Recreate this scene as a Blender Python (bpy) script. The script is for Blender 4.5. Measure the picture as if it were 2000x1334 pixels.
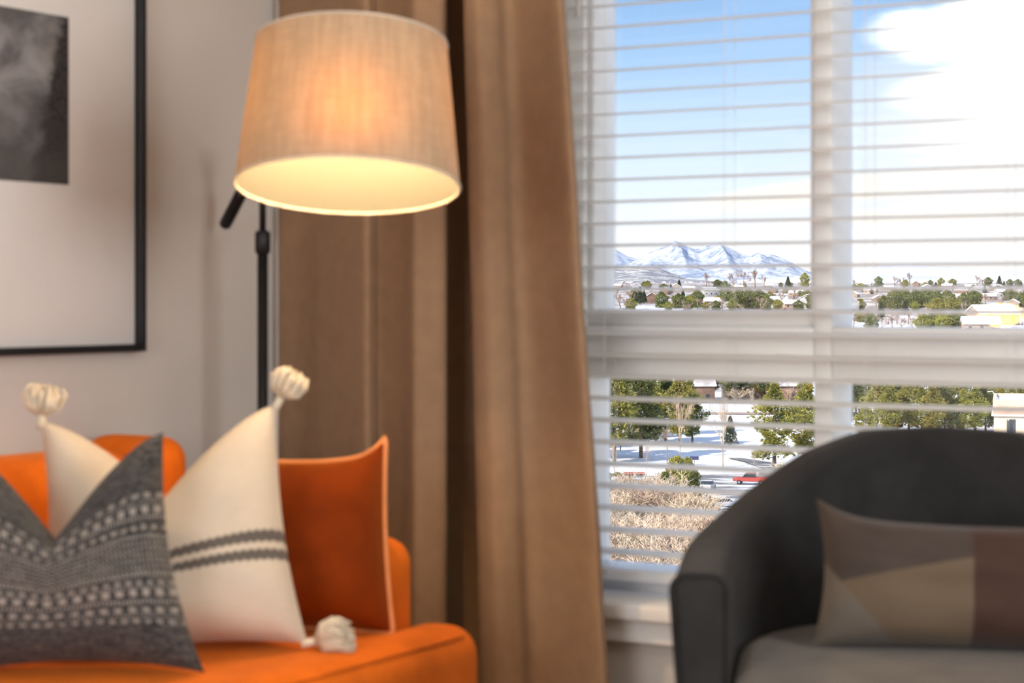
import bpy, bmesh, math, random
import numpy as np
from mathutils import Vector, Matrix, noise as mnoise

sc = bpy.context.scene
COL = sc.collection
for o in list(bpy.data.objects):
    bpy.data.objects.remove(o)

# ------------------------------------------------------------------ camera
TH = math.radians(30.7)                 # the camera looks 30.7 deg left of the window normal
FPX, CX, HORY = 3889.0, 1000.0, 585.0   # focal length, image centre, horizon row (2000x1334 frame)
EYE = 1.0
F = Vector((-math.sin(TH), math.cos(TH), 0)); R = Vector((math.cos(TH), math.sin(TH), 0))
cam_d = bpy.data.cameras.new('camera'); cam = bpy.data.objects.new('camera', cam_d); COL.objects.link(cam)
cam.location = (0, 0, EYE); cam.rotation_euler = (math.pi/2, 0, TH)
cam_d.sensor_width = 36; cam_d.lens = 36*FPX/2000
cam_d.shift_y = (HORY-667)/2000
cam_d.clip_start = .05; cam_d.clip_end = 60000
cam_d.dof.use_dof = True; cam_d.dof.focus_distance = 600; cam_d.dof.aperture_fstop = 7.2
sc.camera = cam

# ------------------------------------------------------------------ node helper
class NT:
    def __init__(s, tree): s.t = tree; s.n = tree.nodes; s.l = tree.links
    def node(s, typ, **kw):
        n = s.n.new(typ)
        for k, v in kw.items():
            if k == 'inp':
                for i, x in v.items():
                    if isinstance(x, bpy.types.NodeSocket): s.l.new(x, n.inputs[i])
                    else: n.inputs[i].default_value = x
            else: setattr(n, k, v)
        return n
    def math(s, op, a, b=0, c=0, clamp=False):
        n = s.node('ShaderNodeMath', operation=op, use_clamp=clamp, inp={0: a, 1: b, 2: c}); return n.outputs[0]
    def vdot(s, a, v): return s.node('ShaderNodeVectorMath', operation='DOT_PRODUCT', inp={0: a, 1: v}).outputs['Value']
    def ramp(s, f, a, b, smooth=True):
        n = s.node('ShaderNodeMapRange', interpolation_type='SMOOTHSTEP' if smooth else 'LINEAR', inp={0: f, 1: a, 2: b, 3: 0., 4: 1.}); return n.outputs[0]
    def mix(s, f, a, b):
        n = s.node('ShaderNodeMix', data_type='RGBA', inp={0: f})
        for i, x in ((6, a), (7, b)):
            if isinstance(x, bpy.types.NodeSocket): s.l.new(x, n.inputs[i])
            else: n.inputs[i].default_value = tuple(x)+((1,) if len(x) == 3 else ())
        return n.outputs[2]
    def noise(s, vec, scale, detail=3, rough=.5, dist=0):
        n = s.node('ShaderNodeTexNoise', inp={'Scale': scale, 'Detail': detail, 'Roughness': rough, 'Distortion': dist})
        if vec is not None: s.l.new(vec, n.inputs['Vector'])
        return n.outputs['Fac']
    def comb(s, x, y, z=0.): return s.node('ShaderNodeCombineXYZ', inp={0: x, 1: y, 2: z}).outputs[0]
    def sep(s, v): return s.node('ShaderNodeSeparateXYZ', inp={0: v}).outputs
    def mapping(s, v, scale): return s.node('ShaderNodeVectorMath', operation='MULTIPLY', inp={0: v, 1: scale}).outputs[0]

# ------------------------------------------------------------------ sky
world = bpy.data.worlds.new('winter_sky'); sc.world = world; world.use_nodes = True
w = NT(world.node_tree); w.n.clear()
dirv = w.node('ShaderNodeTexCoord').outputs['Generated']
df = w.vdot(dirv, F); dr = w.vdot(dirv, R); dz = w.sep(dirv)[2]
az = w.math('MULTIPLY', w.math('ARCTAN2', dr, df), FPX)      # azimuth and elevation angles, scaled
hor = w.math('SQRT', w.math('ADD', w.math('MULTIPLY', df, df), w.math('MULTIPLY', dr, dr)))
el = w.math('MULTIPLY', w.math('ARCTAN2', dz, hor), FPX)
def stops(f, pts):
    n = w.node('ShaderNodeValToRGB'); cr = n.color_ramp
    while len(cr.elements) < len(pts): cr.elements.new(.5)
    for e, (p, c) in zip(cr.elements, pts): e.position = p; e.color = tuple(c)+(1,)
    w.l.new(f, n.inputs[0]); return n.outputs[0]
eln = w.math('DIVIDE', el, 6100, clamp=True)
base = stops(eln, [(0, (.95, .92, .86)), (.022, (.84, .89, .93)), (.045, (.64, .78, .92)), (.075, (.38, .58, .84)), (.10, (.26, .46, .77)), (.25, (.20, .38, .75)), (1, (.13, .27, .62))])
pos = w.comb(w.math('MULTIPLY', az, .0011), w.math('MULTIPLY', el, .0046))
n1 = w.noise(pos, 1.6, 5, .55, .3)
# far-right brightening haze of the wide cloud deck
deck = w.ramp(w.math('ADD', az, w.math('MULTIPLY', w.math('SUBTRACT', n1, .5), 500)), 520, 980)
deck = w.math('MULTIPLY', deck, w.ramp(el, 560, 330))
def lens(cx, cy, rx, ry, slope, amt, soft=.22):
    x = w.math('DIVIDE', w.math('SUBTRACT', az, cx), rx)
    yy = w.math('SUBTRACT', w.math('SUBTRACT', el, cy), w.math('MULTIPLY', w.math('SUBTRACT', az, cx), slope))
    yy = w.math('DIVIDE', w.math('ADD', yy, w.math('MULTIPLY', w.math('SUBTRACT', n1, .5), amt)), ry)
    d = w.math('SQRT', w.math('ADD', w.math('MULTIPLY', x, x), w.math('MULTIPLY', yy, yy)))
    return w.ramp(d, 1.0, 1.0-soft)
def union(lst):
    cl = None
    for args in lst:
        m_ = lens(*args); cl = m_ if cl is None else w.math('MAXIMUM', cl, m_)
    return cl
big = union(((1000, 530, 345, 70, .06, 120, .4), (1070, 435, 375, 84, .1, 140, .45), (1160, 345, 420, 78, .1, 130, .6)))
streak = union(((640, 208, 410, 34, .10, 26, .5), (800, 160, 330, 20, .05, 20, .6)))
# the rest of the sky: loose high cloud
pos2 = w.comb(w.math('MULTIPLY', az, .00042), w.math('MULTIPLY', el, .0011), 7.3)
far = w.math('MULTIPLY', w.ramp(w.noise(pos2, 1.3, 5, .55), .50, .68), w.ramp(el, 620, 900))
skyc = w.mix(w.math('MULTIPLY', deck, .95), base, (.88, .89, .89))
skyc = w.mix(streak, skyc, (.90, .88, .82))
skyc = w.mix(w.math('MAXIMUM', big, far), skyc, (1.9, 1.88, 1.82))
skyc = w.mix(w.ramp(dz, 0, -.08), skyc, (.55, .55, .55))
bg = w.node('ShaderNodeBackground', inp={0: skyc, 1: 1.0})
w.l.new(bg.outputs[0], w.node('ShaderNodeOutputWorld').inputs[0])

# ------------------------------------------------------------------ sun
sun_d = bpy.data.lights.new('sun', 'SUN'); sun = bpy.data.objects.new('sun', sun_d); COL.objects.link(sun)
sun_d.energy = 4.7; sun_d.color = (1, .9, .74); sun_d.angle = math.radians(.6)
sdir = R*.60 + F*.52 + Vector((0, 0, -.60))            # travel direction: low winter sun from the left, behind the building
sun.rotation_euler = sdir.to_track_quat('-Z', 'Y').to_euler()
sun.location = (-40, -40, 60)
# area lights added to brighten the room, at invented windows and on the ceiling
bw_d = bpy.data.lights.new('back_window_daylight', 'AREA'); bw_d.shape = 'RECTANGLE'; bw_d.size = 1.5; bw_d.size_y = 1.4; bw_d.energy = 58; bw_d.color = (1, .985, .96)  # added fill behind the camera, lifts the window wall and sill
bw = bpy.data.objects.new('back_window_daylight', bw_d); COL.objects.link(bw); bw.location = (-.75, -2.55, 1.5); bw.rotation_euler = (math.pi/2, 0, 0)
rw_d = bpy.data.lights.new('side_window_daylight', 'AREA'); rw_d.shape = 'RECTANGLE'; rw_d.size = 1.5; rw_d.size_y = 1.4; rw_d.energy = 86; rw_d.color = (1, .985, .96)  # added side fill, brightens the left wall and curtain folds
rw = bpy.data.objects.new('side_window_daylight', rw_d); COL.objects.link(rw); rw.location = (2.66, .7, 1.55); rw.rotation_euler = (math.pi/2, 0, math.pi/2)
CEIL_FILL = [(-.2, 1.0, 7), (1.4, -.8, 7), (-1.3, -.9, 5)]  # added ceiling fill: position and power
sc.view_settings.view_transform = 'Standard'; sc.view_settings.look = 'None'
sc.view_settings.exposure = .35; sc.view_settings.gamma = 1; sc.view_settings.use_curve_mapping = False

# ------------------------------------------------------------------ geometry from pixels
def at_y(px, Y):
    d = F + R*((px-CX)/FPX); return d*(Y/d.y)
def at_x(px, X):
    d = F + R*((px-CX)/FPX); return d*(X/d.x)
def at_d(px, d): return F*d + R*((px-CX)/FPX*d)
def zpx(py, d): return EYE - (py-HORY)/FPX*d
KD = [0, 330, 450, 550, 800, 1100, 1600, 2500, 4500, 20000]
KZ = [-28, -28, -25, -22.6, -11.3, -4.2, 4, 20, 38, 40]
def G(d): return EYE + float(np.interp(d, KD, KZ))
_td = np.concatenate([np.linspace(100, 600, 300), np.linspace(600, 4500, 300)])
_ty = HORY - np.interp(_td, KD, KZ)/_td*FPX
def d_of(py): return float(np.interp(-py, -_ty, _td))

# ------------------------------------------------------------------ object helpers
def tag(o, label=None, cat=None, group=None, kind=None):
    if label: o['label'] = label
    if cat: o['category'] = cat
    if group: o['group'] = group
    if kind: o['kind'] = kind
    return o
def link(o, parent=None):
    COL.objects.link(o)
    if parent is not None: o.parent = parent
    return o
def thing(name, loc, rz=0, label=None, cat=None, group=None):
    o = bpy.data.objects.new(name, None); o.empty_display_size = .1
    o.location = loc; o.rotation_euler = (0, 0, rz); link(o)
    return tag(o, label, cat, group)
def mesh_from(name, v, f, mat, smooth=False):
    me = bpy.data.meshes.new(name); me.from_pydata([tuple(p) for p in v], [], f)
    if mat: me.materials.append(mat)
    if smooth: me.shade_smooth()
    me.update(); return me
class MB:
    def __init__(s): s.v = []; s.f = []
    def add(s, v, f):
        b = len(s.v); s.v += [tuple(p) for p in v]; s.f += [tuple(i+b for i in q) for q in f]; return s
    def box(s, x0, x1, y0, y1, z0, z1):
        return s.add([(x, y, z) for z in (z0, z1) for y in (y0, y1) for x in (x0, x1)],
                     [(0, 2, 3, 1), (4, 5, 7, 6), (0, 1, 5, 4), (2, 6, 7, 3), (0, 4, 6, 2), (1, 3, 7, 5)])
    def tube(s, pts, rad, n=8, cap=True):
        pts = [Vector(p) for p in pts]
        if not hasattr(rad, '__len__'): rad = [rad]*len(pts)
        v = []; f = []
        for i, p in enumerate(pts):
            t = (pts[min(i+1, len(pts)-1)] - pts[max(i-1, 0)]).normalized()
            a = t.orthogonal().normalized() if i == 0 else (prev - t*prev.dot(t)).normalized()
            prev = a; b = t.cross(a)
            for k in range(n):
                q = 2*math.pi*k/n; v.append(p + (a*math.cos(q) + b*math.sin(q))*rad[i])
        for i in range(len(pts)-1):
            for k in range(n): f.append((i*n+k, i*n+(k+1) % n, (i+1)*n+(k+1) % n, (i+1)*n+k))
        if cap: f += [tuple(range(n))[::-1], tuple((len(pts)-1)*n+k for k in range(n))]
        return s.add(v, f)
    def lathe(s, prof, n=32, closed=False):
        v = [(r*math.cos(2*math.pi*k/n), r*math.sin(2*math.pi*k/n), z) for r, z in prof for k in range(n)]
        m = len(prof); f = []
        for i in range(m if closed else m-1):
            j = (i+1) % m
            for k in range(n): f.append((i*n+k, i*n+(k+1) % n, j*n+(k+1) % n, j*n+k))
        return s.add(v, f)
    def mesh(s, name, mat, smooth=False): return mesh_from(name, s.v, s.f, mat, smooth)
    def obj(s, name, mat, parent=None, smooth=False):
        return link(bpy.data.objects.new(name, s.mesh(name, mat, smooth)), parent)
def rounded(name, mat, parent, x0, x1, y0, y1, z0, z1, r, seg=4, poly=None, puff=0):
    """a soft box (or an extruded polygon) with rounded edges"""
    bm = bmesh.new()
    pts = poly or [(x0, y0), (x1, y0), (x1, y1), (x0, y1)]
    lo = [bm.verts.new((x, y, z0)) for x, y in pts]; hi = [bm.verts.new((x, y, z1)) for x, y in pts]
    bm.faces.new(lo[::-1]); bm.faces.new(hi); n = len(pts)
    for i in range(n): bm.faces.new((lo[i], lo[(i+1) % n], hi[(i+1) % n], hi[i]))
    bmesh.ops.recalc_face_normals(bm, faces=bm.faces)
    bmesh.ops.bevel(bm, geom=list(bm.edges), offset=r, segments=seg, profile=.5, affect='EDGES', clamp_overlap=True)
    me = bpy.data.meshes.new(name); bm.to_mesh(me); bm.free(); me.materials.append(mat)
    me.shade_smooth()
    o = link(bpy.data.objects.new(name, me), parent)
    return o
def copy_tree(o, loc=None, rz=None, scale=None, label=None, group=None):
    c = o.copy(); COL.objects.link(c)
    if loc is not None: c.location = loc
    if rz is not None: c.rotation_euler = (0, 0, rz)
    if scale is not None: c.scale = scale
    if label: c['label'] = label
    if group: c['group'] = group
    for ch in KIDS.get(o.name, []):
        k = ch.copy(); COL.objects.link(k); k.parent = c
        for g in KIDS.get(ch.name, []):
            q = g.copy(); COL.objects.link(q); q.parent = k
    return c
KIDS = {}
def remember(root):
    for o in bpy.data.objects:
        if o.parent is not None: KIDS.setdefault(o.parent.name, [])
        if o.parent is not None and o not in KIDS[o.parent.name]: KIDS[o.parent.name].append(o)
    return root

# ------------------------------------------------------------------ materials
def pmat(name, col, rough=.6, var=.08, scale=8, bump=0, bscale=60, metal=0, sheen=0, spec=.4, stretch=(1, 1, 1), col2=None, rnd=0, sheen_tint=None):
    m = bpy.data.materials.new(name); m.use_nodes = True; t = NT(m.node_tree)
    p = t.n['Principled BSDF']; co = t.node('ShaderNodeTexCoord').outputs['Object']
    co = t.mapping(co, stretch)
    nz = t.noise(co, scale, 4, .55)
    c2 = col2 or tuple(max(0, c*(1-2*var)) for c in col)
    c1 = col if col2 else tuple(min(1, c*(1+2*var)) for c in col)
    f = t.ramp(nz, .3, .7)
    c = t.mix(f, c2, c1)
    if rnd:
        ri = t.node('ShaderNodeObjectInfo').outputs['Random']
        hs = t.node('ShaderNodeHueSaturation', inp={'Hue': t.math('ADD', .5-.05*rnd, t.math('MULTIPLY', ri, .08*rnd)), 'Value': t.math('ADD', 1-.3*rnd, t.math('MULTIPLY', t.math('FRACT', t.math('MULTIPLY', ri, 7.3)), .6*rnd)), 'Color': c})
        c = hs.outputs[0]
    t.l.new(c, p.inputs['Base Color'])
    p.inputs['Roughness'].default_value = rough; p.inputs['Metallic'].default_value = metal
    p.inputs['Specular IOR Level'].default_value = spec
    if sheen:
        p.inputs['Sheen Weight'].default_value = sheen; p.inputs['Sheen Roughness'].default_value = .4
        p.inputs['Sheen Tint'].default_value = tuple(sheen_tint or col)+(1,)
    if bump:
        b = t.node('ShaderNodeBump', inp={'Strength': bump, 'Distance': .01, 'Height': t.noise(co, bscale, 2)})
        t.l.new(b.outputs[0], p.inputs['Normal'])
    return m
M = {}
M['wall'] = pmat('wall_paint', (.60, .565, .53), .85, .015, 3, .05, 200)
M['ceil'] = pmat('ceiling_paint', (.78, .77, .75), .9, .01, 3)
M['floor'] = pmat('oak_floor', (.34, .23, .14), .45, .15, 3, .1, 40, stretch=(8, .6, 1))
M['white'] = pmat('white_trim_paint', (.9, .9, .9), .4, .01, 5)
M['vinyl'] = pmat('white_vinyl', (.80, .79, .765), .35, .01, 5)
M['slat'] = pmat('slat_white', (.93, .93, .92), .45, .01, 5)
_t = NT(M['slat'].node_tree); _a = _t.node('ShaderNodeMixShader', inp={0: .5, 1: _t.n['Principled BSDF'].outputs[0], 2: _t.node('ShaderNodeBsdfTranslucent', inp={0: (.92, .92, .91, 1)}).outputs[0]})
_t.l.new(_a.outputs[0], _t.n['Material Output'].inputs[0])
M['cord'] = pmat('cord_white', (.75, .75, .73), .8, .02, 5)
M['black'] = pmat('black_metal', (.012, .012, .013), .42, .1, 20, metal=.3)
M['frameblack'] = pmat('black_painted_wood', (.012, .013, .016), .5, .1, 20)
M['curtain'] = pmat('curtain_linen', (.295, .185, .11), .9, .03, 30, .15, 300, sheen=.1)
M['velvet'] = pmat('rust_velvet', (.66, .135, .007), .8, .07, 9, .05, 120, sheen=.25, sheen_tint=(1, .35, .08), spec=.15)
M['velvet2'] = pmat('burnt_orange_velvet', (.17, .024, .0005), .8, .08, 9, .05, 120, sheen=.45, sheen_tint=(1, .33, .03), spec=.1)
M['piping'] = pmat('orange_piping', (.66, .24, .08), .7, .05, 20, sheen=.3)
M['char'] = pmat('charcoal_fabric', (.021, .021, .022), .9, .10, 14, .25, 260, spec=.15, sheen=.12, sheen_tint=(.5, .48, .46))
M['seatgrey'] = pmat('grey_brown_fabric', (.088, .078, .07), .9, .08, 14, .2, 260, sheen=.2, sheen_tint=(.6, .55, .5))
M['wood'] = pmat('dark_wood', (.06, .035, .02), .5, .2, 6, stretch=(8, 1, 1))
M['tassel'] = pmat('cream_cotton', (.66, .58, .46), .9, .08, 40, .3, 200)
M['snow'] = pmat('snow', (.86, .87, .90), .9, .03, .05)
M['bark'] = pmat('bark', (.16, .11, .08), .95, .2, 3)
M['bark2'] = pmat('pale_bark', (.44, .36, .30), .95, .15, 3)
M['twig'] = pmat('pale_twigs', (.62, .49, .37), .95, .2, .6, rnd=.3)
M['twig2'] = pmat('grey_tan_twigs', (.58, .52, .42), .95, .2, .6, rnd=.3)
M['twigfar'] = pmat('brown_twigs', (.36, .27, .22), .95, .2, .6, rnd=.3)
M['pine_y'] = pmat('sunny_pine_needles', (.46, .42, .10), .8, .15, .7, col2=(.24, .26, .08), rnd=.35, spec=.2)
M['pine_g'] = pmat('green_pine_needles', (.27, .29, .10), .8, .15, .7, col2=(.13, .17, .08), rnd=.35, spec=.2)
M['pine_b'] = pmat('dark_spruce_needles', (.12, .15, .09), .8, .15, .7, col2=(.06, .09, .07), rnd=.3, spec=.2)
def glass_mat(name, r0=.035, tint=(1, 1, 1)):
    m = bpy.data.materials.new(name); m.use_nodes = True; t = NT(m.node_tree); t.n.clear()
    g = t.node('ShaderNodeNewGeometry')
    c = t.math('ABSOLUTE', t.node('ShaderNodeVectorMath', operation='DOT_PRODUCT', inp={0: g.outputs['Incoming'], 1: g.outputs['Normal']}).outputs['Value'])
    fr = t.math('ADD', r0, t.math('MULTIPLY', t.math('POWER', t.math('SUBTRACT', 1, c), 5), .96), clamp=True)
    ms = t.node('ShaderNodeMixShader', inp={0: fr, 1: t.node('ShaderNodeBsdfTransparent', inp={0: tint+(1,)}).outputs[0], 2: t.node('ShaderNodeBsdfGlossy', inp={'Roughness': .0}).outputs[0]})
    t.l.new(ms.outputs[0], t.node('ShaderNodeOutputMaterial').inputs[0]); return m
M['glass'] = glass_mat('window_glass'); M['picglass'] = glass_mat('picture_glass', .012)
def shade_mat():
    m = bpy.data.materials.new('linen_lampshade'); m.use_nodes = True; t = NT(m.node_tree); t.n.clear()
    co = t.node('ShaderNodeTexCoord').outputs['Object']
    nz = t.noise(t.mapping(co, (1, 1, .08)), 90, 3, .6); n2 = t.noise(t.mapping(co, (.4, .4, 3)), 60, 2)
    f = t.ramp(t.math('ADD', t.math('MULTIPLY', nz, .7), t.math('MULTIPLY', n2, .3)), .35, .65)
    out = t.mix(f, (.30, .252, .19), (.37, .315, .24))
    back = t.node('ShaderNodeNewGeometry').outputs['Backfacing']
    dif = t.node('ShaderNodeBsdfDiffuse', inp={0: t.mix(back, out, (.105, .105, .092))})
    tr = t.node('ShaderNodeBsdfTranslucent', inp={0: t.mix(f, (.0135, .0064, .0003), (.0185, .0088, .0004))})
    ad = t.node('ShaderNodeAddShader', inp={0: dif.outputs[0], 1: tr.outputs[0]})
    rf = t.node('ShaderNodeBsdfRefraction', inp={0: (.0060, .0019, .0001, 1), 'Roughness': .95, 'IOR': 1.55})
    ad = t.node('ShaderNodeAddShader', inp={0: ad.outputs[0], 1: rf.outputs[0]})
    t.l.new(ad.outputs[0], t.node('ShaderNodeOutputMaterial').inputs[0]); return m
M['shade'] = shade_mat()
def emit_mat(name, col, s):
    m = bpy.data.materials.new(name); m.use_nodes = True; t = NT(m.node_tree); t.n.clear()
    t.l.new(t.node('ShaderNodeEmission', inp={0: tuple(col)+(1,), 1: s}).outputs[0], t.node('ShaderNodeOutputMaterial').inputs[0]); return m

# ================================================================== ROOM
XL, YW, ZC = -2.79, 3.64, 2.7
XR, YB = 2.7, -2.6
WX0, WX1, WZ0, WZ1 = -2.10, -.90, .33, 2.3      # window opening
def struct(o): o['kind'] = 'structure'; return o
T = .24
struct(MB().box(XL-T, XR+T, YB-T, YW+T, -.2, 0).obj('floor', M['floor']))
struct(MB().box(XL-T, XR+T, YB-T, YW+T, ZC, ZC+.2).obj('ceiling', M['ceil']))
struct(MB().box(XL-T, XL, YB-T, YW+T, 0, ZC).obj('wall_left', M['wall']))
RW = (-.1, 1.5, .8, 2.3)
struct(MB().box(XR, XR+T, YB-T, RW[0], 0, ZC).box(XR, XR+T, RW[1], YW+T, 0, ZC).box(XR, XR+T, RW[0], RW[1], 0, RW[2]).box(XR, XR+T, RW[0], RW[1], RW[3], ZC).obj('wall_right', M['wall']))
BW = (-1.55, .05, .75, 2.25)
struct(MB().box(XL, BW[0], YB-T, YB, 0, ZC).box(BW[1], XR, YB-T, YB, 0, ZC).box(BW[0], BW[1], YB-T, YB, 0, BW[2]).box(BW[0], BW[1], YB-T, YB, BW[3], ZC).obj('wall_back', M['wall']))
win2 = thing('window_2', (0, 0, 0)); struct(win2)  # unseen window, invented as the opening for the back fill light
for a in ((BW[0], BW[0]+.05, BW[2], BW[3]), (BW[1]-.05, BW[1], BW[2], BW[3]), (-.77, -.73, BW[2], BW[3]), (BW[0], BW[1], BW[2], BW[2]+.05), (BW[0], BW[1], BW[3]-.05, BW[3])):
    rounded('frame_bar', M['vinyl'], win2, a[0], a[1], YB-.18, YB-.12, a[2], a[3], .004, 2)
MB().box(BW[0]+.05, BW[1]-.05, YB-.155, YB-.15, BW[2]+.05, BW[3]-.05).obj('pane', M['glass'], win2)
struct(MB().box(XL, WX0, YW, YW+T, 0, ZC).box(WX1, XR, YW, YW+T, 0, ZC).box(WX0, WX1, YW, YW+T, 0, WZ0).box(WX0, WX1, YW, YW+T, WZ1, ZC).obj('wall_window', M['wall']))
struct(rounded('baseboard_left', M['white'], None, XL, XL+.014, YB, YW, 0, .11, .004, 2))
struct(rounded('baseboard_window', M['white'], None, XL+.014, XR, YW-.014, YW, 0, .11, .004, 2))

win3 = thing('window_3', (0, 0, 0)); struct(win3)  # unseen window, invented to hold the side fill light
for a in ((RW[0], RW[0]+.05, RW[2], RW[3]), (RW[1]-.05, RW[1], RW[2], RW[3]), (.68, .72, RW[2], RW[3]), (RW[0], RW[1], RW[2], RW[2]+.05), (RW[0], RW[1], RW[3]-.05, RW[3])):
    rounded('frame_bar', M['vinyl'], win3, XR+.12, XR+.18, a[0], a[1], a[2], a[3], .004, 2)
MB().box(XR+.15, XR+.155, RW[0]+.05, RW[1]-.05, RW[2]+.05, RW[3]-.05).obj('pane', M['glass'], win3)
win = thing('window_1', (0, 0, 0)); struct(win)
YF, YG = 3.74, 3.815
def bar(name, x0, x1, z0, z1, y0=YF, y1=3.86, mat='vinyl'):
    return rounded(name, M[mat], win, x0, x1, y0, y1, z0, z1, .004, 2)
JX, MX0, MX1, RX = -2.04, -1.518, -1.480, -.96
bar('jamb', WX0, JX, WZ0, WZ1); bar('jamb', RX, WX1, WZ0, WZ1)
bar('head', JX, RX, WZ1-.06, WZ1); bar('bottom_rail', JX, RX, WZ0, .43)
bar('mullion', MX0, MX1, .43, WZ1-.06)
bar('middle_rail', JX, MX0, .838, .945); bar('middle_rail', MX1, RX, .838, .945)
# opening sash of the upper left light
sx0, sx1, sz0, sz1 = JX, MX0, .945, WZ1-.06
sash = bar('sash', sx0, sx1, sz0, sz0+.028, YF+.012, 3.85)
for a in ((sx0, sx0+.016, sz0+.028, sz1-.028), (sx1-.012, sx1, sz0+.028, sz1-.028), (sx0, sx1, sz1-.028, sz1)):
    rounded('sash_bar', M['vinyl'], sash, a[0], a[1], YF+.012, 3.85, a[2], a[3], .003, 2)
for x0, x1, z0, z1 in ((JX+.016, MX0-.012, .973, WZ1-.088), (MX1, RX, .945, WZ1-.06), (JX, MX0, .43, .838), (MX1, RX, .43, .838)):
    MB().box(x0, x1, YG, YG+.004, z0, z1).obj('pane', M['glass'], win)
sill = rounded('window_sill', M['white'], win, WX0-.02, WX1+.06, 3.565, 3.74, .352, .387, .008, 3)
rounded('sill_apron', M['white'], win, WX0-.01, WX1+.05, 3.60, 3.64, .302, .352, .006, 3)

# ------------------------------------------------------------------ blind
YBL = 3.695
bl = thing('venetian_blind', (0, 0, 0), label='white venetian blind with open horizontal slats hanging in the window', cat='blind')
BX0, BX1 = WX0+.015, WX1-.015
P, Z0 = .0457, 1.57
def slat_mesh():
    mb = MB(); W_, t = .025, .0011; n = 6; pts = []
    for i in range(n+1):
        s = -1+2*i/n; pts.append((s*W_, .0022*(1-s*s)))
    prof = [(a, b+t) for a, b in pts] + [(a, b-t) for a, b in pts[::-1]]
    m = len(prof); tl = math.radians(6)
    prof = [(a*math.cos(tl)-b*math.sin(tl), a*math.sin(tl)+b*math.cos(tl)) for a, b in prof]
    v = [(x, a, b) for x in (BX0, BX1) for a, b in prof]
    f = [(i, (i+1) % m, m+(i+1) % m, m+i) for i in range(m)] + [tuple(range(m))[::-1], tuple(range(m, 2*m))]
    return mesh_from('slat', v, f, M['slat'])
sm = slat_mesh()
k0 = -int((WZ1-.07-Z0)/P)
for k in range(k0, 25):
    o = link(bpy.data.objects.new('slat', sm), bl); o.location = (0, YBL, Z0-k*P)
rounded('bottom_rail', M['slat'], bl, BX0, BX1, YBL-.025, YBL+.025, Z0-25*P-.012, Z0-25*P+.010, .005, 3)
rounded('headrail', M['slat'], bl, BX0, BX1, YBL-.028, YBL+.028, WZ1-.055, WZ1-.002, .004, 2)
for px in (1192, 1425, 1700, 1975):
    x = at_y(px, YBL).x
    MB().tube([(x, YBL-.026, Z0-25*P), (x, YBL-.026, WZ1-.05)], .0007, 5).tube([(x, YBL+.026, Z0-25*P), (x, YBL+.026, WZ1-.05)], .0007, 5).obj('ladder_cord', M['cord'], bl)
    MB().box(x-.006, x+.006, YBL-.0265, YBL-.0255, Z0-25*P-.002, Z0-25*P+.012).obj('cord_button', M['cord'], bl)
x = at_y(1126, YBL-.045).x
wz = zpx(18, 4.05)
MB().tube([(x, YBL-.04, wz), (x, YBL-.04, wz+.02), (x, YBL-.04, WZ1-.06)], [.006, .004, .004], 8).obj('tilt_wand', pmat('grey_wand', (.5, .5, .5), .3), bl)

# ------------------------------------------------------------------ curtain
def catmull(p, n):
    out = []
    for i in range(len(p)-1):
        p0, p1, p2, p3 = p[max(i-1, 0)], p[i], p[i+1], p[min(i+2, len(p)-1)]
        for k in range(n):
            t = k/n
            out.append(.5*((2*p1)+(p2-p0)*t+(2*p0-5*p1+4*p2-p3)*t*t+(3*p1-p0-3*p2+p3)*t**3))
    out.append(p[-1]); return out
cp = [(546, 3.615, 0), (560, 3.602, 0), (600, 3.575, 0), (640, 3.535, 0), (700, 3.475, 0), (718, 3.468, 0), (728, 3.485, 0), (745, 3.51, 0), (785, 3.49, 0), (800, 3.445, 0), (812, 3.428, 0), (840, 3.445, 0), (864, 3.462, 0), (872, 3.482, 0), (862, 3.512, 0), (846, 3.55, 0), (846, 3.60, 0), (868, 3.622, 0), (905, 3.625, .02), (935, 3.622, .035), (952, 3.60, .042), (950, 3.54, .042), (930, 3.485, .042), (911, 3.458, .042), (907, 3.438, .042),
      (913, 3.42, .046), (935, 3.412, .052), (965, 3.44, .06), (985, 3.475, .066), (1010, 3.485, .074), (1050, 3.465, .084), (1086, 3.43, .096), (1097, 3.436, .1), (1101, 3.46, .1)]
pv = [Vector((at_y(a, b).x, b, 0)) for a, b, c in cp]
pf = catmull([Vector((c, 0, 0)) for a, b, c in cp], 6); pc = catmull(pv, 6)
NZ = 60; v = []; f = []
zt, zb = 2.5, .015
for j in range(NZ+1):
    z = zb+(zt-zb)*j/NZ; s = (1.62-z)/1.37
    for i, (a, b) in enumerate(zip(pc, pf)):
        u = i/len(pc)
        wr = mnoise.noise(Vector((a.x*5+z*2.2, z*3.0-a.x*2, 3)))*.006 + mnoise.noise(Vector((a.x*14+z*9, z*7-a.x*5, 9)))*.004*max(0, min(1, (1.1-z)/.6))*(1 if u > .55 else .4)
        v.append((a.x + b.x*max(s, -.3), min(a.y+wr, 3.626), z))
n = len(pc)
for j in range(NZ):
    for i in range(n-1): f.append((j*n+i, j*n+i+1, (j+1)*n+i+1, (j+1)*n+i))
cu = thing('curtain', (-2.4, 3.5, 0), label='beige linen drape hanging in deep folds beside the window', cat='curtain')
me = mesh_from('fabric', [(p[0]+2.4, p[1]-3.5, p[2]) for p in v], f, M['curtain'], True)
fab = link(bpy.data.objects.new('fabric', me), cu)
so = fab.modifiers.new('thick', 'SOLIDIFY'); so.thickness = .003; so.offset = 0
rod = thing('curtain_rod', (-1.5, 3.52, 2.5), label='black metal curtain rod above the window', cat='curtain rod')
MB().tube([(-1.22, 0, 0), (1.05, 0, 0)], .012, 12).obj('pole', M['black'], rod)
for sx in (-1.1, .95): MB().tube([(sx, 0, 0), (sx, .12, 0)], .007, 8).obj('bracket', M['black'], rod)
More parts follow.
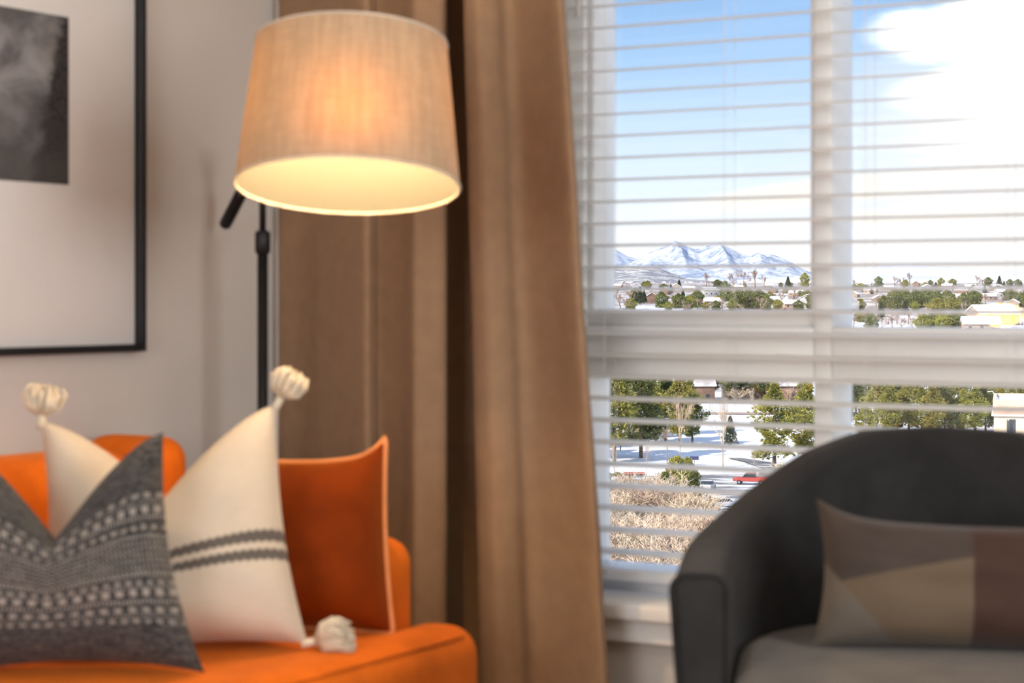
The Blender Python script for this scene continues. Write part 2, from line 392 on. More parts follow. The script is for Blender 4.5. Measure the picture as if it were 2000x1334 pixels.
MB().lathe([(0, -.03), (.018, -.02), (.022, 0), (.012, .02)], 16).obj('finial', M['black'], rod).matrix_local = Matrix.Translation((1.06, 0, 0)) @ Matrix.Rotation(-math.pi/2, 4, 'Y')

# ------------------------------------------------------------------ framed photograph
XP = XL+.004
pr = at_x(284, XP+.022).y; pb = zpx(686, at_x(284, XP+.022).dot(F)); 
ph_y1 = at_x(135, XP+.008).y; dph = at_x(135, XP+.008).dot(F)
ph_z0, ph_z1 = zpx(361, dph), zpx(34, dph)
pt = ph_z1+(ph_z0-pb); pl = ph_y1-.50-(pr-ph_y1)
pic = thing('framed_photograph', (XL, (pr+pl)/2, pb), label='black framed mountain photograph with wide white mat on the wall', cat='picture')
oy, oz = (pr+pl)/2, pb
def pbx(name, x0, x1, y0, y1, z0, z1, mat, par=pic, r=.0015):
    return rounded(name, mat, par, x0-XL, x1-XL, y0-oy, y1-oy, z0-oz, z1-oz, r, 2)
fw = .015
for a in ((pl, pr, pb, pb+fw), (pl, pr, pt-fw, pt), (pl, pl+fw, pb+fw, pt-fw), (pr-fw, pr, pb+fw, pt-fw)):
    pbx('frame_bar', XP, XP+.026, *a, M['frameblack'])
M['mat'] = pmat('mat_board', (.80, .78, .77), .9, .01, 5)
pbx('mat_board', XP, XP+.006, pl+fw, pr-fw, pb+fw, pt-fw, M['mat'], r=.0005)
def print_mat():
    m = bpy.data.materials.new('mountain_print'); m.use_nodes = True; t = NT(m.node_tree); p = t.n['Principled BSDF']
    uv = t.node('ShaderNodeTexCoord').outputs['UV']; u, v_, _ = t.sep(uv)
    n1 = t.noise(uv, 3.5, 6, .6, .4); n2 = t.noise(uv, 11, 6, .7); n3 = t.noise(uv, 40, 4, .7)
    mist = t.mix(t.ramp(n1, .3, .72), (.10, .10, .105), (.36, .36, .37))
    # dark wooded slope rising to the right edge
    edge = t.math('SUBTRACT', t.math('ADD', u, t.math('MULTIPLY', t.math('SUBTRACT', n2, .5), .16)), t.math('ADD', .80, t.math('MULTIPLY', v_, .155)))
    sl = t.ramp(edge, -.03, .03)
    c = t.mix(sl, mist, t.mix(t.ramp(n3, .4, .7), (.008, .008, .009), (.07, .07, .075)))
    # a darker ridge low in the valley
    e2 = t.math('SUBTRACT', t.math('ADD', t.math('MULTIPLY', t.math('SUBTRACT', n2, .5), .3), t.math('ADD', .52, t.math('MULTIPLY', t.math('SUBTRACT', .72, u), .45))), v_)
    c = t.mix(t.math('MULTIPLY', t.ramp(e2, 0, .05), .45), c, (.04, .04, .042))
    e3 = t.ramp(t.math('ADD', v_, t.math('MULTIPLY', t.math('SUBTRACT', n2, .5), .2)), .25, .12)
    c = t.mix(t.math('MULTIPLY', e3, .6), c, (.07, .07, .07))
    t.l.new(c, p.inputs['Base Color']); p.inputs['Roughness'].default_value = .6; return m
me = mesh_from('print', [(XP+.007-XL, y-oy, z-oz) for z in (ph_z0, ph_z1) for y in (ph_y1-.5, ph_y1)], [(0, 1, 3, 2)], print_mat())
uvl = me.uv_layers.new(name='UVMap')
for lp, uvc in zip(me.loops, [(0, 0), (1, 0), (1, 1), (0, 1)]): uvl.data[lp.index].uv = uvc
tag(link(bpy.data.objects.new('print', me), pic), 'black and white print of a misty mountain valley')
MB().box(.016, .018, pl+fw-oy, pr-fw-oy, fw, pt-fw-oz).obj('glass', M['picglass'], pic)

# ------------------------------------------------------------------ sofa
SEAT = .42
YE, YN = 3.05, .95
sofa = thing('sofa', (-2.3, 2.0, 0), label='rust orange velvet sofa against the wall under the picture', cat='sofa')
def sx(name, x0, x1, y0, y1, z0, z1, r, seg=5, mat='velvet', poly=None):
    po = [(a+2.3, b-2.0) for a, b in poly] if poly else None
    return rounded(name, M[mat], sofa, x0+2.3, x1+2.3, y0-2, y1-2, z0, z1, r, seg, po)
sx('frame', -2.74, -1.93, YN+.02, YE-.01, .12, .26, .03)
sx('backrest', -2.765, -2.55, YN, YE-.09, .24, .712, .075, 6)
sx('backrest_end', -2.765, -2.55, YE-.10, YE+.02, .24, .731, .05, 6)
sx('armrest', -2.60, -2.005, YE-.13, YE, .24, .568, .05, 6)
sx('armrest', -2.60, -2.005, YN, YN+.13, .24, .568, .05, 6)
ia, ib = YN+.135, YE-.135
XFR = -1.86
sx('seat_cushion', 0, 0, 0, 0, .245, SEAT, .055, 6, poly=[(-2.55, (ia+ib)/2+.003), (XFR, (ia+ib)/2+.003), (XFR, YE), (-2.0, YE), (-2.0, ib), (-2.55, ib)])
sx('seat_cushion', 0, 0, 0, 0, .245, SEAT, .055, 6, poly=[(-2.55, (ia+ib)/2-.003), (-2.55, ia), (-2.0, ia), (-2.0, YN), (XFR, YN), (XFR, (ia+ib)/2-.003)])
for x in (-2.66, -2.0):
    for y in (YN+.12, YE-.12):
        MB().tube([(x+2.3, y-2, 0), (x+2.3, y-2, .12)], [.014, .022], 12).obj('leg', M['wood'], sofa)
MB().tube([(XFR-.014+2.3, YN+.06-2, SEAT-.016), (XFR-.014+2.3, YE-.07-2, SEAT-.016), (XFR-.03+2.3, YE-.03-2, SEAT-.018), (XFR-.07+2.3, YE-.014-2, SEAT-.016), (-1.98+2.3, YE-.014-2, SEAT-.016)], .004, 8).obj('piping', M['velvet'], sofa, True)

# ------------------------------------------------------------------ cushions
def cushion(name, loc, yaw, lean, roll, W, H, T_, mat, label, chop=0, chopw=.5, topw=1, N=44, pinch=.10, group=None, sag=0):
    root = thing(name, loc, 0, label, 'pillow', group)
    root.rotation_euler = (Matrix.Rotation(yaw, 4, 'Z') @ Matrix.Rotation(lean, 4, 'X') @ Matrix.Rotation(roll, 4, 'Y')).to_euler()
    def outline(a, b):
        x = a*(1-pinch*(1-b*b)**1.0*abs(a)); z = b*(1-pinch*(1-a*a)*abs(b))
        up = max(0, (b+1)/2)
        x *= 1-(1-topw)*up**1.5
        z -= chop*2/H*max(0, 1-abs(a)/chopw)**1.6*up**2
        z -= sag*2/H*(1-a**6)*up**2
        return x*W/2, (z+1)*H/2
    def thick(a, b):
        t = max(0, (1-a**4)*(1-b**4))**.55*T_
        if chop: t *= 1-.35*max(0, 1-abs(a)/chopw)*max(0, b)
        return t
    v = []; f = []; uvs = []
    seed = sum(ord(c) for c in label)
    for side in (-1, 1):
        for j in range(N+1):
            for i in range(N+1):
                a, b = -1+2*i/N, -1+2*j/N
                x, z = outline(a, b); y = side*thick(a, b)/2
                e = (1-a*a)*(1-b*b)
                y += side*e**.5*.006*mnoise.noise(Vector((a*3+seed, b*3, side)))
                rad = math.hypot(a, b)
                y += side*.004*math.sin(math.atan2(b, a)*9+seed)*max(0, rad-.75)*e**.3
                v.append((x, y, z)); uvs.append((i/N, j/N))
    m = (N+1)*(N+1)
    for s in (0, 1):
        for j in range(N):
            for i in range(N):
                q = (s*m+j*(N+1)+i, s*m+j*(N+1)+i+1, s*m+(j+1)*(N+1)+i+1, s*m+(j+1)*(N+1)+i)
                f.append(q if s == 0 else q[::-1])
    me = mesh_from('cover', v, f, mat, True)
    ul = me.uv_layers.new(name='UVMap')
    for lp in me.loops: ul.data[lp.index].uv = uvs[lp.vertex_index]
    link(bpy.data.objects.new('cover', me), root)
    rim = []
    rim += [outline(-1+2*i/N, -1) for i in range(N)] + [outline(1, -1+2*i/N) for i in range(N)] + [outline(1-2*i/N, 1) for i in range(N)] + [outline(-1, 1-2*i/N) for i in range(N+1)]
    return root, outline, [(x, 0, z) for x, z in rim]
def uvmat(name, fn, rough=.9, sheen=.1, bump=.3, bscale=220):
    m = bpy.data.materials.new(name); m.use_nodes = True; t = NT(m.node_tree); p = t.n['Principled BSDF']
    uv = t.node('ShaderNodeTexCoord').outputs['UV']; c = fn(t, uv)
    t.l.new(c, p.inputs['Base Color']); p.inputs['Roughness'].default_value = rough; p.inputs['Sheen Weight'].default_value = sheen
    p.inputs['Specular IOR Level'].default_value = .2
    b = t.node('ShaderNodeBump', inp={'Strength': bump, 'Distance': .004, 'Height': t.noise(uv, bscale, 2)})
    t.l.new(b.outputs[0], p.inputs['Normal']); return m
def cream_fn(t, uv):
    u, v_, _ = t.sep(uv)
    wv = t.math('MULTIPLY', t.math('SINE', t.math('MULTIPLY', u, 190)), .004)
    y = t.math('ADD', v_, wv)
    def band(a, b):
        return t.math('MULTIPLY', t.ramp(y, a-.006, a+.006), t.ramp(y, b+.006, b-.006))
    s = t.math('ADD', band(.335, .38), band(.41, .458), clamp=True)
    base = t.mix(t.noise(t.mapping(uv, (1, 8, 1)), 14, 3), (.54, .455, .36), (.64, .56, .455))
    return t.mix(t.math('MULTIPLY', s, .92), base, (.075, .065, .06))
def dark_fn(t, uv):
    u, v_, _ = t.sep(uv)
    n = t.noise(uv, 55, 4, .7); n2 = t.noise(t.mapping(uv, (1, 6, 1)), 12, 3)
    f = None
    def add(x):
        nonlocal f
        f = x if f is None else t.math('MAXIMUM', f, x)
    wob = t.math('ADD', v_, t.math('MULTIPLY', t.math('SUBTRACT', t.noise(uv, 30, 2), .5), .016))
    for c, hw, fr, amp, ph in ((.735, .014, 116, .75, 0), (.675, .020, 116, 1, 1.6), (.645, .010, 400, .8, 0), (.705, .007, 400, .6, 0), (.565, .008, 400, .7, 0), (.405, .009, 400, .75, 0), (.352, .007, 400, .6, 0), (.600, .013, 140, .8, 0), (.372, .013, 140, .75, .7), (.330, .020, 116, 1, 0), (.292, .010, 400, .85, 0), (.23, .006, 400, .5, 0), (.255, .015, 116, .85, 1.6), (.205, .012, 140, .7, 0)):
        b = t.ramp(t.math('ABSOLUTE', t.math('SUBTRACT', wob, c)), hw, hw*.45)
        d = t.ramp(t.math('SINE', t.math('ADD', t.math('MULTIPLY', u, fr), ph)), -.45, .45)
        add(t.math('MULTIPLY', t.math('MULTIPLY', b, d), amp))
    hz = t.math('MULTIPLY', t.ramp(v_, .40, .415), t.ramp(v_, .575, .56))
    hatch = t.math('MULTIPLY', t.ramp(t.math('SINE', t.math('MULTIPLY', u, 330)), -.3, .6), t.ramp(t.math('SINE', t.math('MULTIPLY', v_, 260)), -.6, .5))
    add(t.math('MULTIPLY', t.math('MULTIPLY', hatch, hz), .8))
    f = t.math('MULTIPLY', f, t.math('ADD', .5, t.math('MULTIPLY', n, .8)), clamp=True)
    base = t.mix(t.ramp(t.math('ADD', t.math('MULTIPLY', n, .6), t.math('MULTIPLY', n2, .4)), .40, .64), (.016, .0175, .021), (.105, .10, .097))
    return t.mix(f, base, (.34, .32, .295))
def seatpos(px, py):
    d = (EYE-SEAT)*FPX/(py-HORY); p = at_d(px, d); return Vector((p.x, p.y, SEAT))
DEG = math.radians
# burnt-orange cushion with piped edge, propped against the arm
root, ol, rim = cushion('throw_pillow', seatpos(582, 1234)+Vector((0, 0, -.004)), TH+DEG(-6), DEG(-13), DEG(-1), .335, .345, .19, M['velvet2'], 'burnt orange velvet cushion with piped edge propped against the sofa arm', pinch=.07, sag=.032, topw=.88)
MB().tube(rim, .0055, 8, False).obj('piping', M['piping'], root, True)
def tassel(root, x, z, dx, dz, L=.075, r=.022):
    d = Vector((dx, 0, dz)).normalized(); p = Vector((x, 0, z))
    t = MB(); rnd = random.Random(int(x*1000)+int(z*1000))
    t.tube([p-d*.01, p+d*.012], .007, 8)
    c = p+d*.012
    for k in range(95):
        a = rnd.uniform(0, 2*math.pi); s = rnd.uniform(.25, 1)
        o = d.orthogonal(); o = (Matrix.Rotation(a, 3, d) @ o)*r*s
        l = L*rnd.uniform(.72, 1.05)
        t.tube([c, c+o*.85+d*l*.3, c+o*1.05+d*l*.7, c+o*.8+d*l+Vector((0, 0, -.006))], [.003, .0034, .003, .0024], 5)
    return t.obj('tassel', M['tassel'], root, True)
mc = uvmat('cream_woven', cream_fn)
root, ol, rim = cushion('throw_pillow', seatpos(338, 1275)+Vector((0, 0, -.004)), TH+DEG(4), DEG(-14), DEG(-4.5), .44, .405, .19, mc, 'cream woven cushion with tassels and two dark stripes on the sofa', chop=.13, chopw=.95, topw=.90, pinch=.09)
for a, b, dx, dz in ((-1, 1, .15, 1), (1, 1, .5, .8), (1, -1, 1, .12), (-1, -1, -1, .1)):
    x, z = ol(a, b); tassel(root, x, z, dx, dz, .055 if b > 0 else .065, .024)
md = uvmat('charcoal_woven_pattern', dark_fn, bump=.6)
cushion('throw_pillow', seatpos(112, 1322)+Vector((0, 0, -.004)), TH+DEG(3), DEG(-10), DEG(-2), .45, .375, .18, md, 'charcoal and white woven patterned cushion in front of the cream one', chop=.14, chopw=.9, topw=.74, pinch=.15)

# ------------------------------------------------------------------ floor lamp
SD = 3.38
scn = at_d(679, SD); szb = zpx(364, SD)              # centre of the shade's lower rim
pole_p = at_y(513, 3.30)
lamp = thing('floor_lamp', (pole_p.x, pole_p.y, 0), label='black adjustable floor lamp with glowing linen drum shade', cat='lamp')
O = Vector((pole_p.x, pole_p.y, 0))
MB().lathe([(0, .0), (.15, 0), (.15, .018), (.14, .024), (.02, .026), (0, .026)], 40).obj('base', M['black'], lamp, True)
dpole = pole_p.dot(F)
zc0, zc1 = zpx(492, dpole), zpx(452, dpole)
MB().tube([(0, 0, .02), (0, 0, zc0)], .0112, 16).obj('pole', M['black'], lamp, True)
MB().lathe([(.0112, zc0-.006), (.016, zc0), (.016, zc1-.004), (.014, zc1), (.007, zc1+.003)], 20).obj('collar', M['black'], lamp, True)
zp = zpx(300, dpole)
MB().tube([(0, 0, zc1-.01), (0, 0, zp)], .0072, 14).obj('upper_pole', M['black'], lamp, True)
# shade axis tilted so that the open bottom turns to the viewer
axis = (Vector((0, 0, 1)) + F*.205 + R*(.012)).normalized()
rb, rt, hs = .191, .1645, .252
sb = Vector((scn.x, scn.y, szb)) - O
rot = axis.to_track_quat('Z', 'Y').to_matrix().to_4x4()
sh_m = Matrix.Translation(sb) @ rot
N = 72; mb = MB()
prof = [(rb+(rt-rb)*i/10, hs*i/10) for i in range(11)]
sh = mb.lathe(prof, N).obj('lamp_shade', M['shade'], lamp, True); sh.matrix_local = sh_m
mr = pmat('shade_trim', (.62, .55, .46), .8)
for r_, z_ in ((rb, 0), (rt, hs)):
    q = MB().tube([(r_*math.cos(2*math.pi*k/64), r_*math.sin(2*math.pi*k/64), z_) for k in range(65)], .0022, 6, False).obj('trim_ring', mr, sh, True)
fit = MB(); fit.lathe([(.018, hs-.03), (.022, hs-.028), (.022, hs-.024), (.018, hs-.022)], 20, True)
for k in range(3):
    a = 2*math.pi*k/3; fit.tube([(.02*math.cos(a), .02*math.sin(a), hs-.026), (rt*math.cos(a), rt*math.sin(a), hs-.003)], .0018, 6)
fit.obj('spider_fitter', M['black'], sh, True)
MB().tube([(0, 0, hs-.075), (0, 0, hs+.02)], .016, 14).obj('socket', M['black'], sh, True)
bulb = MB().lathe([(.0, .085), (.018, .09), (.029, .108), (.031, .122), (.026, .142), (.016, .165), (.013, .185), (0, .188)], 20).obj('bulb', emit_mat('bulb_glow', (1, .66, .33), 300), sh, True)
# boom arm: counterweight low behind, up through the pivot to the top of the shade
top = sb + axis*(hs+.018)
pe = Vector((0, 0, zp))
dw = dpole+.15
w0 = at_d(438, dw); w0 = Vector((w0.x, w0.y, zpx(442, dw)))-O
w1 = at_d(471, dw-.05); w1 = Vector((w1.x, w1.y, zpx(378, dw-.05)))-O
MB().tube([w0, w0+(w1-w0)*.06, w1, w1+(w1-w0)*.1], [.010, .0135, .0135, .009], 16).obj('counterweight', M['black'], lamp, True)
MB().tube([w1, pe, top], .006, 12).obj('boom_arm', M['black'], lamp, True)
MB().tube([pe-R*.022, pe+R*.022], .015, 14).obj('pivot', M['black'], lamp, True)

# ------------------------------------------------------------------ barrel chair
cc = at_d(1868, 2.80)
yaw = TH-math.atan((1868-CX)/FPX)+DEG(4)
chair = thing('barrel_chair', (cc.x, cc.y, 0), yaw, 'charcoal fabric barrel chair standing in front of the window', 'chair')
def hgt(a):       # rim height by angle from the back
    return float(np.interp(abs(math.degrees(a)), [0, 20, 35, 50, 65, 80, 95, 110, 125], [.80, .793, .763, .717, .678, .655, .645, .640, .637]))
RO, TK, NA = .385, .075, 60
A1 = DEG(118)
prof_n = 22; v = []; f = []
def shell_pt(a, h, k):
    # profile loop: outer bottom -> outer top -> rounded rim -> inner top -> inner bottom
    r = .022
    if k <= 6: rr, z = RO-(1-k/6)*.035, .13+(h-r-.13)*k/6
    elif k <= 15:
        q = math.pi*(k-6)/9; rr, z = RO-r+r*math.cos(q)-(TK-2*r)*(0 if k <= 10 else 1), h-r+r*math.sin(q)
    else: rr, z = RO-TK, h-r+(.16-(h-r))*(k-15)/6
    x, y = rr*math.sin(a), rr*math.cos(a)
    if abs(a) > math.pi/2:       # arms run forward
        e = (abs(a)-math.pi/2)*RO
        x = math.copysign(rr, a)*(1-.0*e); y = -e*1.25
    return (x, y, z)
for i in range(NA+1):
    a = -A1+2*A1*i/NA; h = hgt(a)
    v += [shell_pt(a, h, k) for k in range(prof_n)]
for i in range(NA):
    for k in range(prof_n-1): f.append((i*prof_n+k, (i+1)*prof_n+k, (i+1)*prof_n+k+1, i*prof_n+k+1))
    f.append((i*prof_n+prof_n-1, (i+1)*prof_n+prof_n-1, (i+1)*prof_n, i*prof_n))
f += [tuple(range(prof_n)), tuple(NA*prof_n+k for k in range(prof_n))[::-1]]
sh_o = MB().add(v, f).obj('shell', M['char'], chair, True)
bv = sh_o.modifiers.new('edge', 'BEVEL'); bv.width = .012; bv.segments = 3; bv.limit_method = 'ANGLE'; bv.angle_limit = DEG(50)
MB().tube([v[NA*prof_n+k] for k in range(1, 21)], .003, 6).obj('welt', M['char'], chair, True)
MB().tube([v[k] for k in range(1, 21)], .003, 6).obj('welt', M['char'], chair, True)
ri = RO-TK-.006
poly = [(ri*math.sin(DEG(a)), ri*math.cos(DEG(a))) for a in range(90, -91, -9)] + [(-ri, -.2), (-ri-.0, -.27)] + [(-ri+.06, -.36), (-ri+.16, -.40), (ri-.16, -.40), (ri-.06, -.36), (ri, -.27), (ri, -.2)]
rounded('seat_cushion', M['seatgrey'], chair, 0, 0, 0, 0, .33, .505, .04, 5, poly)
rounded('seat_base', M['char'], chair, 0, 0, 0, 0, .13, .325, .02, 3, [(x*.985, y*.96) for x, y in poly])
MB().lathe([(0, 0), (.26, 0), (.26, .018), (.05, .03), (.04, .13), (0, .13)], 40).obj('swivel_base', M['black'], chair, True)
def patch_fn(t, uv):
    u, v_, _ = t.sep(uv); n = t.noise(uv, 9, 4)
    br = t.mix(n, (.034, .025, .021), (.062, .046, .04)); be = t.mix(t.noise(uv, 60, 3), (.095, .066, .042), (.12, .087, .058))
    le = t.mix(n, (.036, .017, .012), (.052, .026, .018)); gr = t.mix(n, (.10, .082, .066), (.125, .105, .086))
    diag = t.math('SUBTRACT', v_, t.math('ADD', .40, t.math('MULTIPLY', u, .52)))
    c = t.mix(t.math('GREATER_THAN', diag, 0), be, br)
    d2 = t.math('SUBTRACT', t.math('MULTIPLY', t.math('SUBTRACT', .25, u), 2.2), v_)
    c = t.mix(t.math('GREATER_THAN', d2, 0), c, gr)
    return t.mix(t.math('GREATER_THAN', u, .485), c, le)
mp = uvmat('patchwork_cloth', patch_fn, .7, .1, .2)
pp = at_d(1902, 2.80); 
cushion('lumbar_pillow', (pp.x, pp.y, .503), yaw+DEG(2), DEG(-14), DEG(1.5), .45, .215, .13, mp, 'brown and beige patchwork lumbar cushion on the barrel chair', pinch=.07, sag=.03)

# ------------------------------------------------------------------ lamp on the side table (seen only as a glow mirrored in the glass)
tx, ty = -2.16, .52
st = thing('side_table', (tx, ty, 0), label='small round dark wood side table beside the sofa', cat='table')
MB().lathe([(0, .5), (.2, .5), (.205, .51), (.2, .52), (0, .52)], 36).obj('table_top', M['wood'], st, True)
for k in range(3):
    a = 2*math.pi*k/3+.4; MB().tube([(.16*math.cos(a), .16*math.sin(a), 0), (.1*math.cos(a), .1*math.sin(a), .5)], .012, 10).obj('leg', M['wood'], st)
tl = thing('table_lamp', (tx, ty, .52), label='small glowing flat dome lamp on the side table', cat='lamp')
MB().lathe([(0, 0), (.07, 0), (.07, .012), (.012, .03), (.012, .30), (.03, .375), (0, .376)], 24).obj('lamp_stem', M['black'], tl, True)
MB().lathe([(.03, .38)]+[(.085*math.cos(DEG(a)), .425+.042*math.sin(DEG(a))) for a in range(-60, 91, 10)], 28).obj('dome_shade', emit_mat('globe_glow', (1, .55, .14), 26), tl, True)

# unseen ceiling lights added to fill the room
for i, (x, y, pw) in enumerate(CEIL_FILL):
    cl_ = thing('ceiling_light', (x, y, ZC-.05), label=['flush round ceiling light between the sofa and the barrel chair', 'flush round ceiling light near the right wall', 'flush round ceiling light beyond the end of the sofa'][i], cat='ceiling light', group='ceiling lights')
    MB().lathe([(0, .05), (.26, .05), (.26, .0), (.25, -.01), (.25, .02)], 40).obj('rim', M['white'], cl_, True)
    MB().lathe([(.25, .012), (.2, -.004), (0, -.012)], 40).obj('diffuser', emit_mat('diffuser_glow', (1, .92, .82), 2), cl_, True)
    a_d = bpy.data.lights.new('ceiling_light_lamp', 'AREA'); a_d.shape = 'DISK'; a_d.size = .48; a_d.energy = pw; a_d.color = (1, .90, .79)
    ao = bpy.data.objects.new('ceiling_light_lamp', a_d); link(ao, cl_); ao.location = (0, 0, -.03)

# ================================================================== OUTSIDE
rng = random.Random(11)
# ------------------------------------------------------------------ snowy ground
def snow_ground():
    m = bpy.data.materials.new('snowy_ground'); m.use_nodes = True; t = NT(m.node_tree); p = t.n['Principled BSDF']
    po = t.node('ShaderNodeNewGeometry').outputs['Position']
    q = t.comb(t.vdot(po, R), t.math('MULTIPLY', t.vdot(po, F), .35))
    n1 = t.noise(q, .02, 5, .6); n2 = t.noise(q, .11, 5, .65)
    dist = t.vdot(po, F)
    bare = t.math('MULTIPLY', t.ramp(t.math('ADD', t.math('MULTIPLY', n1, .5), t.math('MULTIPLY', n2, .5)), .40, .53), t.math('ADD', .08, t.math('MULTIPLY', t.ramp(dist, 650, 1100), .8)))
    c = t.mix(bare, (.80, .81, .84), (.24, .185, .145))
    t.l.new(c, p.inputs['Base Color']); p.inputs['Roughness'].default_value = .9; p.inputs['Specular IOR Level'].default_value = .1; return m
MG = snow_ground()
ds = np.concatenate([np.linspace(60, 600, 60), np.geomspace(620, 12000, 70)])
us = np.linspace(-1.2, 1.2, 90)
v = []; f = []
for d in ds:
    for u in us:
        p = F*d+R*(u*d); v.append((p.x, p.y, G(d)+mnoise.noise(Vector((p.x*.02, p.y*.02, 0)))*.5*min(1, d/400)-.3))
n = len(us)
for j in range(len(ds)-1):
    for i in range(n-1): f.append((j*n+i, j*n+i+1, (j+1)*n+i+1, (j+1)*n+i))
struct(link(bpy.data.objects.new('ground', mesh_from('ground', v, f, MG, True))))
def gz(p): d = Vector(p).dot(F); return G(d)+mnoise.noise(Vector((p[0]*.02, p[1]*.02, 0)))*.5*min(1, d/400)-.3
def gp(px, d):
    p = at_d(px, d); return Vector((p.x, p.y, gz((p.x, p.y, 0))))
def strip(name, pts, mat, label=None, lift=.12):
    """a paved strip on the ground: list of (left px, right px, row)"""
    v = []; f = []; K = 14
    for a, b, py in pts:
        d = d_of(py)
        for k in range(K+1):
            q = gp(a+(b-a)*k/K, d); v.append((q.x, q.y, q.z+lift))
    for j in range(len(pts)-1):
        for k in range(K): f.append((j*(K+1)+k, j*(K+1)+k+1, (j+1)*(K+1)+k+1, (j+1)*(K+1)+k))
    return struct(link(bpy.data.objects.new(name, mesh_from(name, v, f, mat, True))))
def asphalt():
    m = bpy.data.materials.new('snow_streaked_asphalt'); m.use_nodes = True; t = NT(m.node_tree); p = t.n['Principled BSDF']
    po = t.node('ShaderNodeNewGeometry').outputs['Position']
    q = t.comb(t.math('MULTIPLY', t.vdot(po, R), .35), t.vdot(po, F))
    k = t.ramp(t.math('ADD', t.math('MULTIPLY', t.noise(q, .09, 4), .6), t.math('MULTIPLY', t.noise(q, .5, 4), .4)), .47, .55)
    t.l.new(t.mix(k, (.17, .165, .17), (.78, .79, .82)), p.inputs['Base Color']); p.inputs['Roughness'].default_value = .8; return m
MA = asphalt()
strip('parking_lot', [(900, 1700, 985), (900, 1800, 960), (1000, 1900, 940), (1000, 1900, 922)], MA)
strip('thicket_floor', [(1000, 1700, 1330), (1000, 1640, 1180), (1000, 1560, 1080), (1050, 1480, 1020), (1090, 1385, 985), (1100, 1370, 968)], pmat('leaf_litter', (.20, .14, .10), .95, .2, .3, col2=(.11, .085, .07)), lift=.2)
strip('driveway', [(1480, 1640, 922), (1490, 1560, 912), (1455, 1500, 900), (1420, 1448, 893)], MA, lift=.15)
strip('footpath', [(1340, 1700, 806), (1320, 1700, 803)], pmat('path_brown', (.36, .27, .22), .9, .15, .2), lift=.15)
strip('street', [(1340, 2300, 786), (1330, 2300, 783.5)], pmat('street_grey', (.33, .31, .31), .9, .1, .2), lift=.15)

# ------------------------------------------------------------------ mountains
def mountain(name, D, ridge, base_py, depth, spurs, rough, mat, label, seed, x0, x1, nx=260, ny=70):
    rx = [r[0] for r in ridge]; ry = [r[1] for r in ridge]
    v = []; f = []
    px_m = D/FPX
    for j in range(ny+1):
        tt = j/ny                        # 0 at the crest, 1 at the foot towards the viewer
        d = D-depth*tt
        for i in range(nx+1):
            px = x0+(x1-x0)*i/nx
            X = (px-CX)*px_m
            # spurs run forward from the peaks, gullies between them
            wob = mnoise.noise(Vector((X*.0016, tt*2.2, seed)))*30*tt
            hr = base_py-np.interp(px+wob, rx, ry)
            fall = (1-tt)**1.25
            h = hr*fall
            for (sp, sh_, sl, wd) in spurs:
                c = sp+sl*tt; a = max(0, 1-abs(px-c)/(wd*(.6+tt)))
                h += sh_*a*math.sin(math.pi*min(1, tt*1.05))*(1-tt*.4)
            e = min(1, tt*6)*(1-tt)
            rg = 0; amp = 1; fr = .0032
            for o_ in range(5):
                rg += amp*(1-2*abs(mnoise.noise(Vector((X*fr+wob*.01, d*fr*.55, seed+o_*7))))); amp *= .52; fr *= 2.1
            h += (rg-.9)*rough*(.25+e*1.6)
            z = zpx(base_py, D)+h*px_m*(d/D)
            p = F*d+R*(X*d/D)
            v.append((p.x, p.y, z if tt < 1 else min(z, zpx(base_py+8, D))))
    n = nx+1
    for j in range(ny):
        for i in range(nx): f.append((j*n+i, (j+1)*n+i, (j+1)*n+i+1, j*n+i+1))
    o = link(bpy.data.objects.new(name, mesh_from(name, v, f, mat, True)))
    return tag(o, label, 'mountain')
def rockmat(name, snow, rock, scale, lo, hi):
    m = bpy.data.materials.new(name); m.use_nodes = True; t = NT(m.node_tree); p = t.n['Principled BSDF']
    po = t.node('ShaderNodeNewGeometry').outputs['Position']
    k = t.ramp(t.math('ADD', t.math('MULTIPLY', t.noise(po, scale, 5, .65), .55), t.math('MULTIPLY', t.noise(po, scale*5, 5, .7), .45)), lo, hi)
    t.l.new(t.mix(k, snow, rock), p.inputs['Base Color']); p.inputs['Roughness'].default_value = .95; p.inputs['Specular IOR Level'].default_value = .05; return m
MM = rockmat('snow_and_forest', (.60, .635, .71), (.20, .27, .38), .0055, .44, .60)  # forest tone carries the blue of distance haze
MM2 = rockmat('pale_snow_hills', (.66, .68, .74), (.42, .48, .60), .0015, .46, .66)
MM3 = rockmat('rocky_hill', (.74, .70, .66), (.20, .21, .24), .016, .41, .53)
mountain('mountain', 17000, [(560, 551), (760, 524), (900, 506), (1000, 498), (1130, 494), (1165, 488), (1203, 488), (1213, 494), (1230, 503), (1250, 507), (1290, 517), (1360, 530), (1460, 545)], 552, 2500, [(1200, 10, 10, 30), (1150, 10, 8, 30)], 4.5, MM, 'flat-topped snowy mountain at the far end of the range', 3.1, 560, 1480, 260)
mountain('mountain', 14000, [(1140, 549), (1200, 526), (1250, 506), (1268, 494), (1290, 483), (1304, 477), (1318, 470), (1330, 474), (1344, 483), (1356, 487), (1368, 486), (1380, 478), (1396, 475), (1406, 475), (1420, 481), (1440, 491), (1455, 497), (1470, 496), (1480, 493), (1492, 498), (1508, 498), (1520, 501), (1545, 512), (1562, 522), (1580, 530), (1620, 541), (1700, 548)], 552, 2400, [(1318, 26, 32, 26), (1402, 24, 34, 24), (1480, 13, 25, 22), (1265, 14, 10, 26), (1350, 8, 20, 14), (1530, 10, 20, 24)], 4.0, MM, 'twin-peaked snowy mountain rising behind the town', 8.4, 1120, 1720, 300)
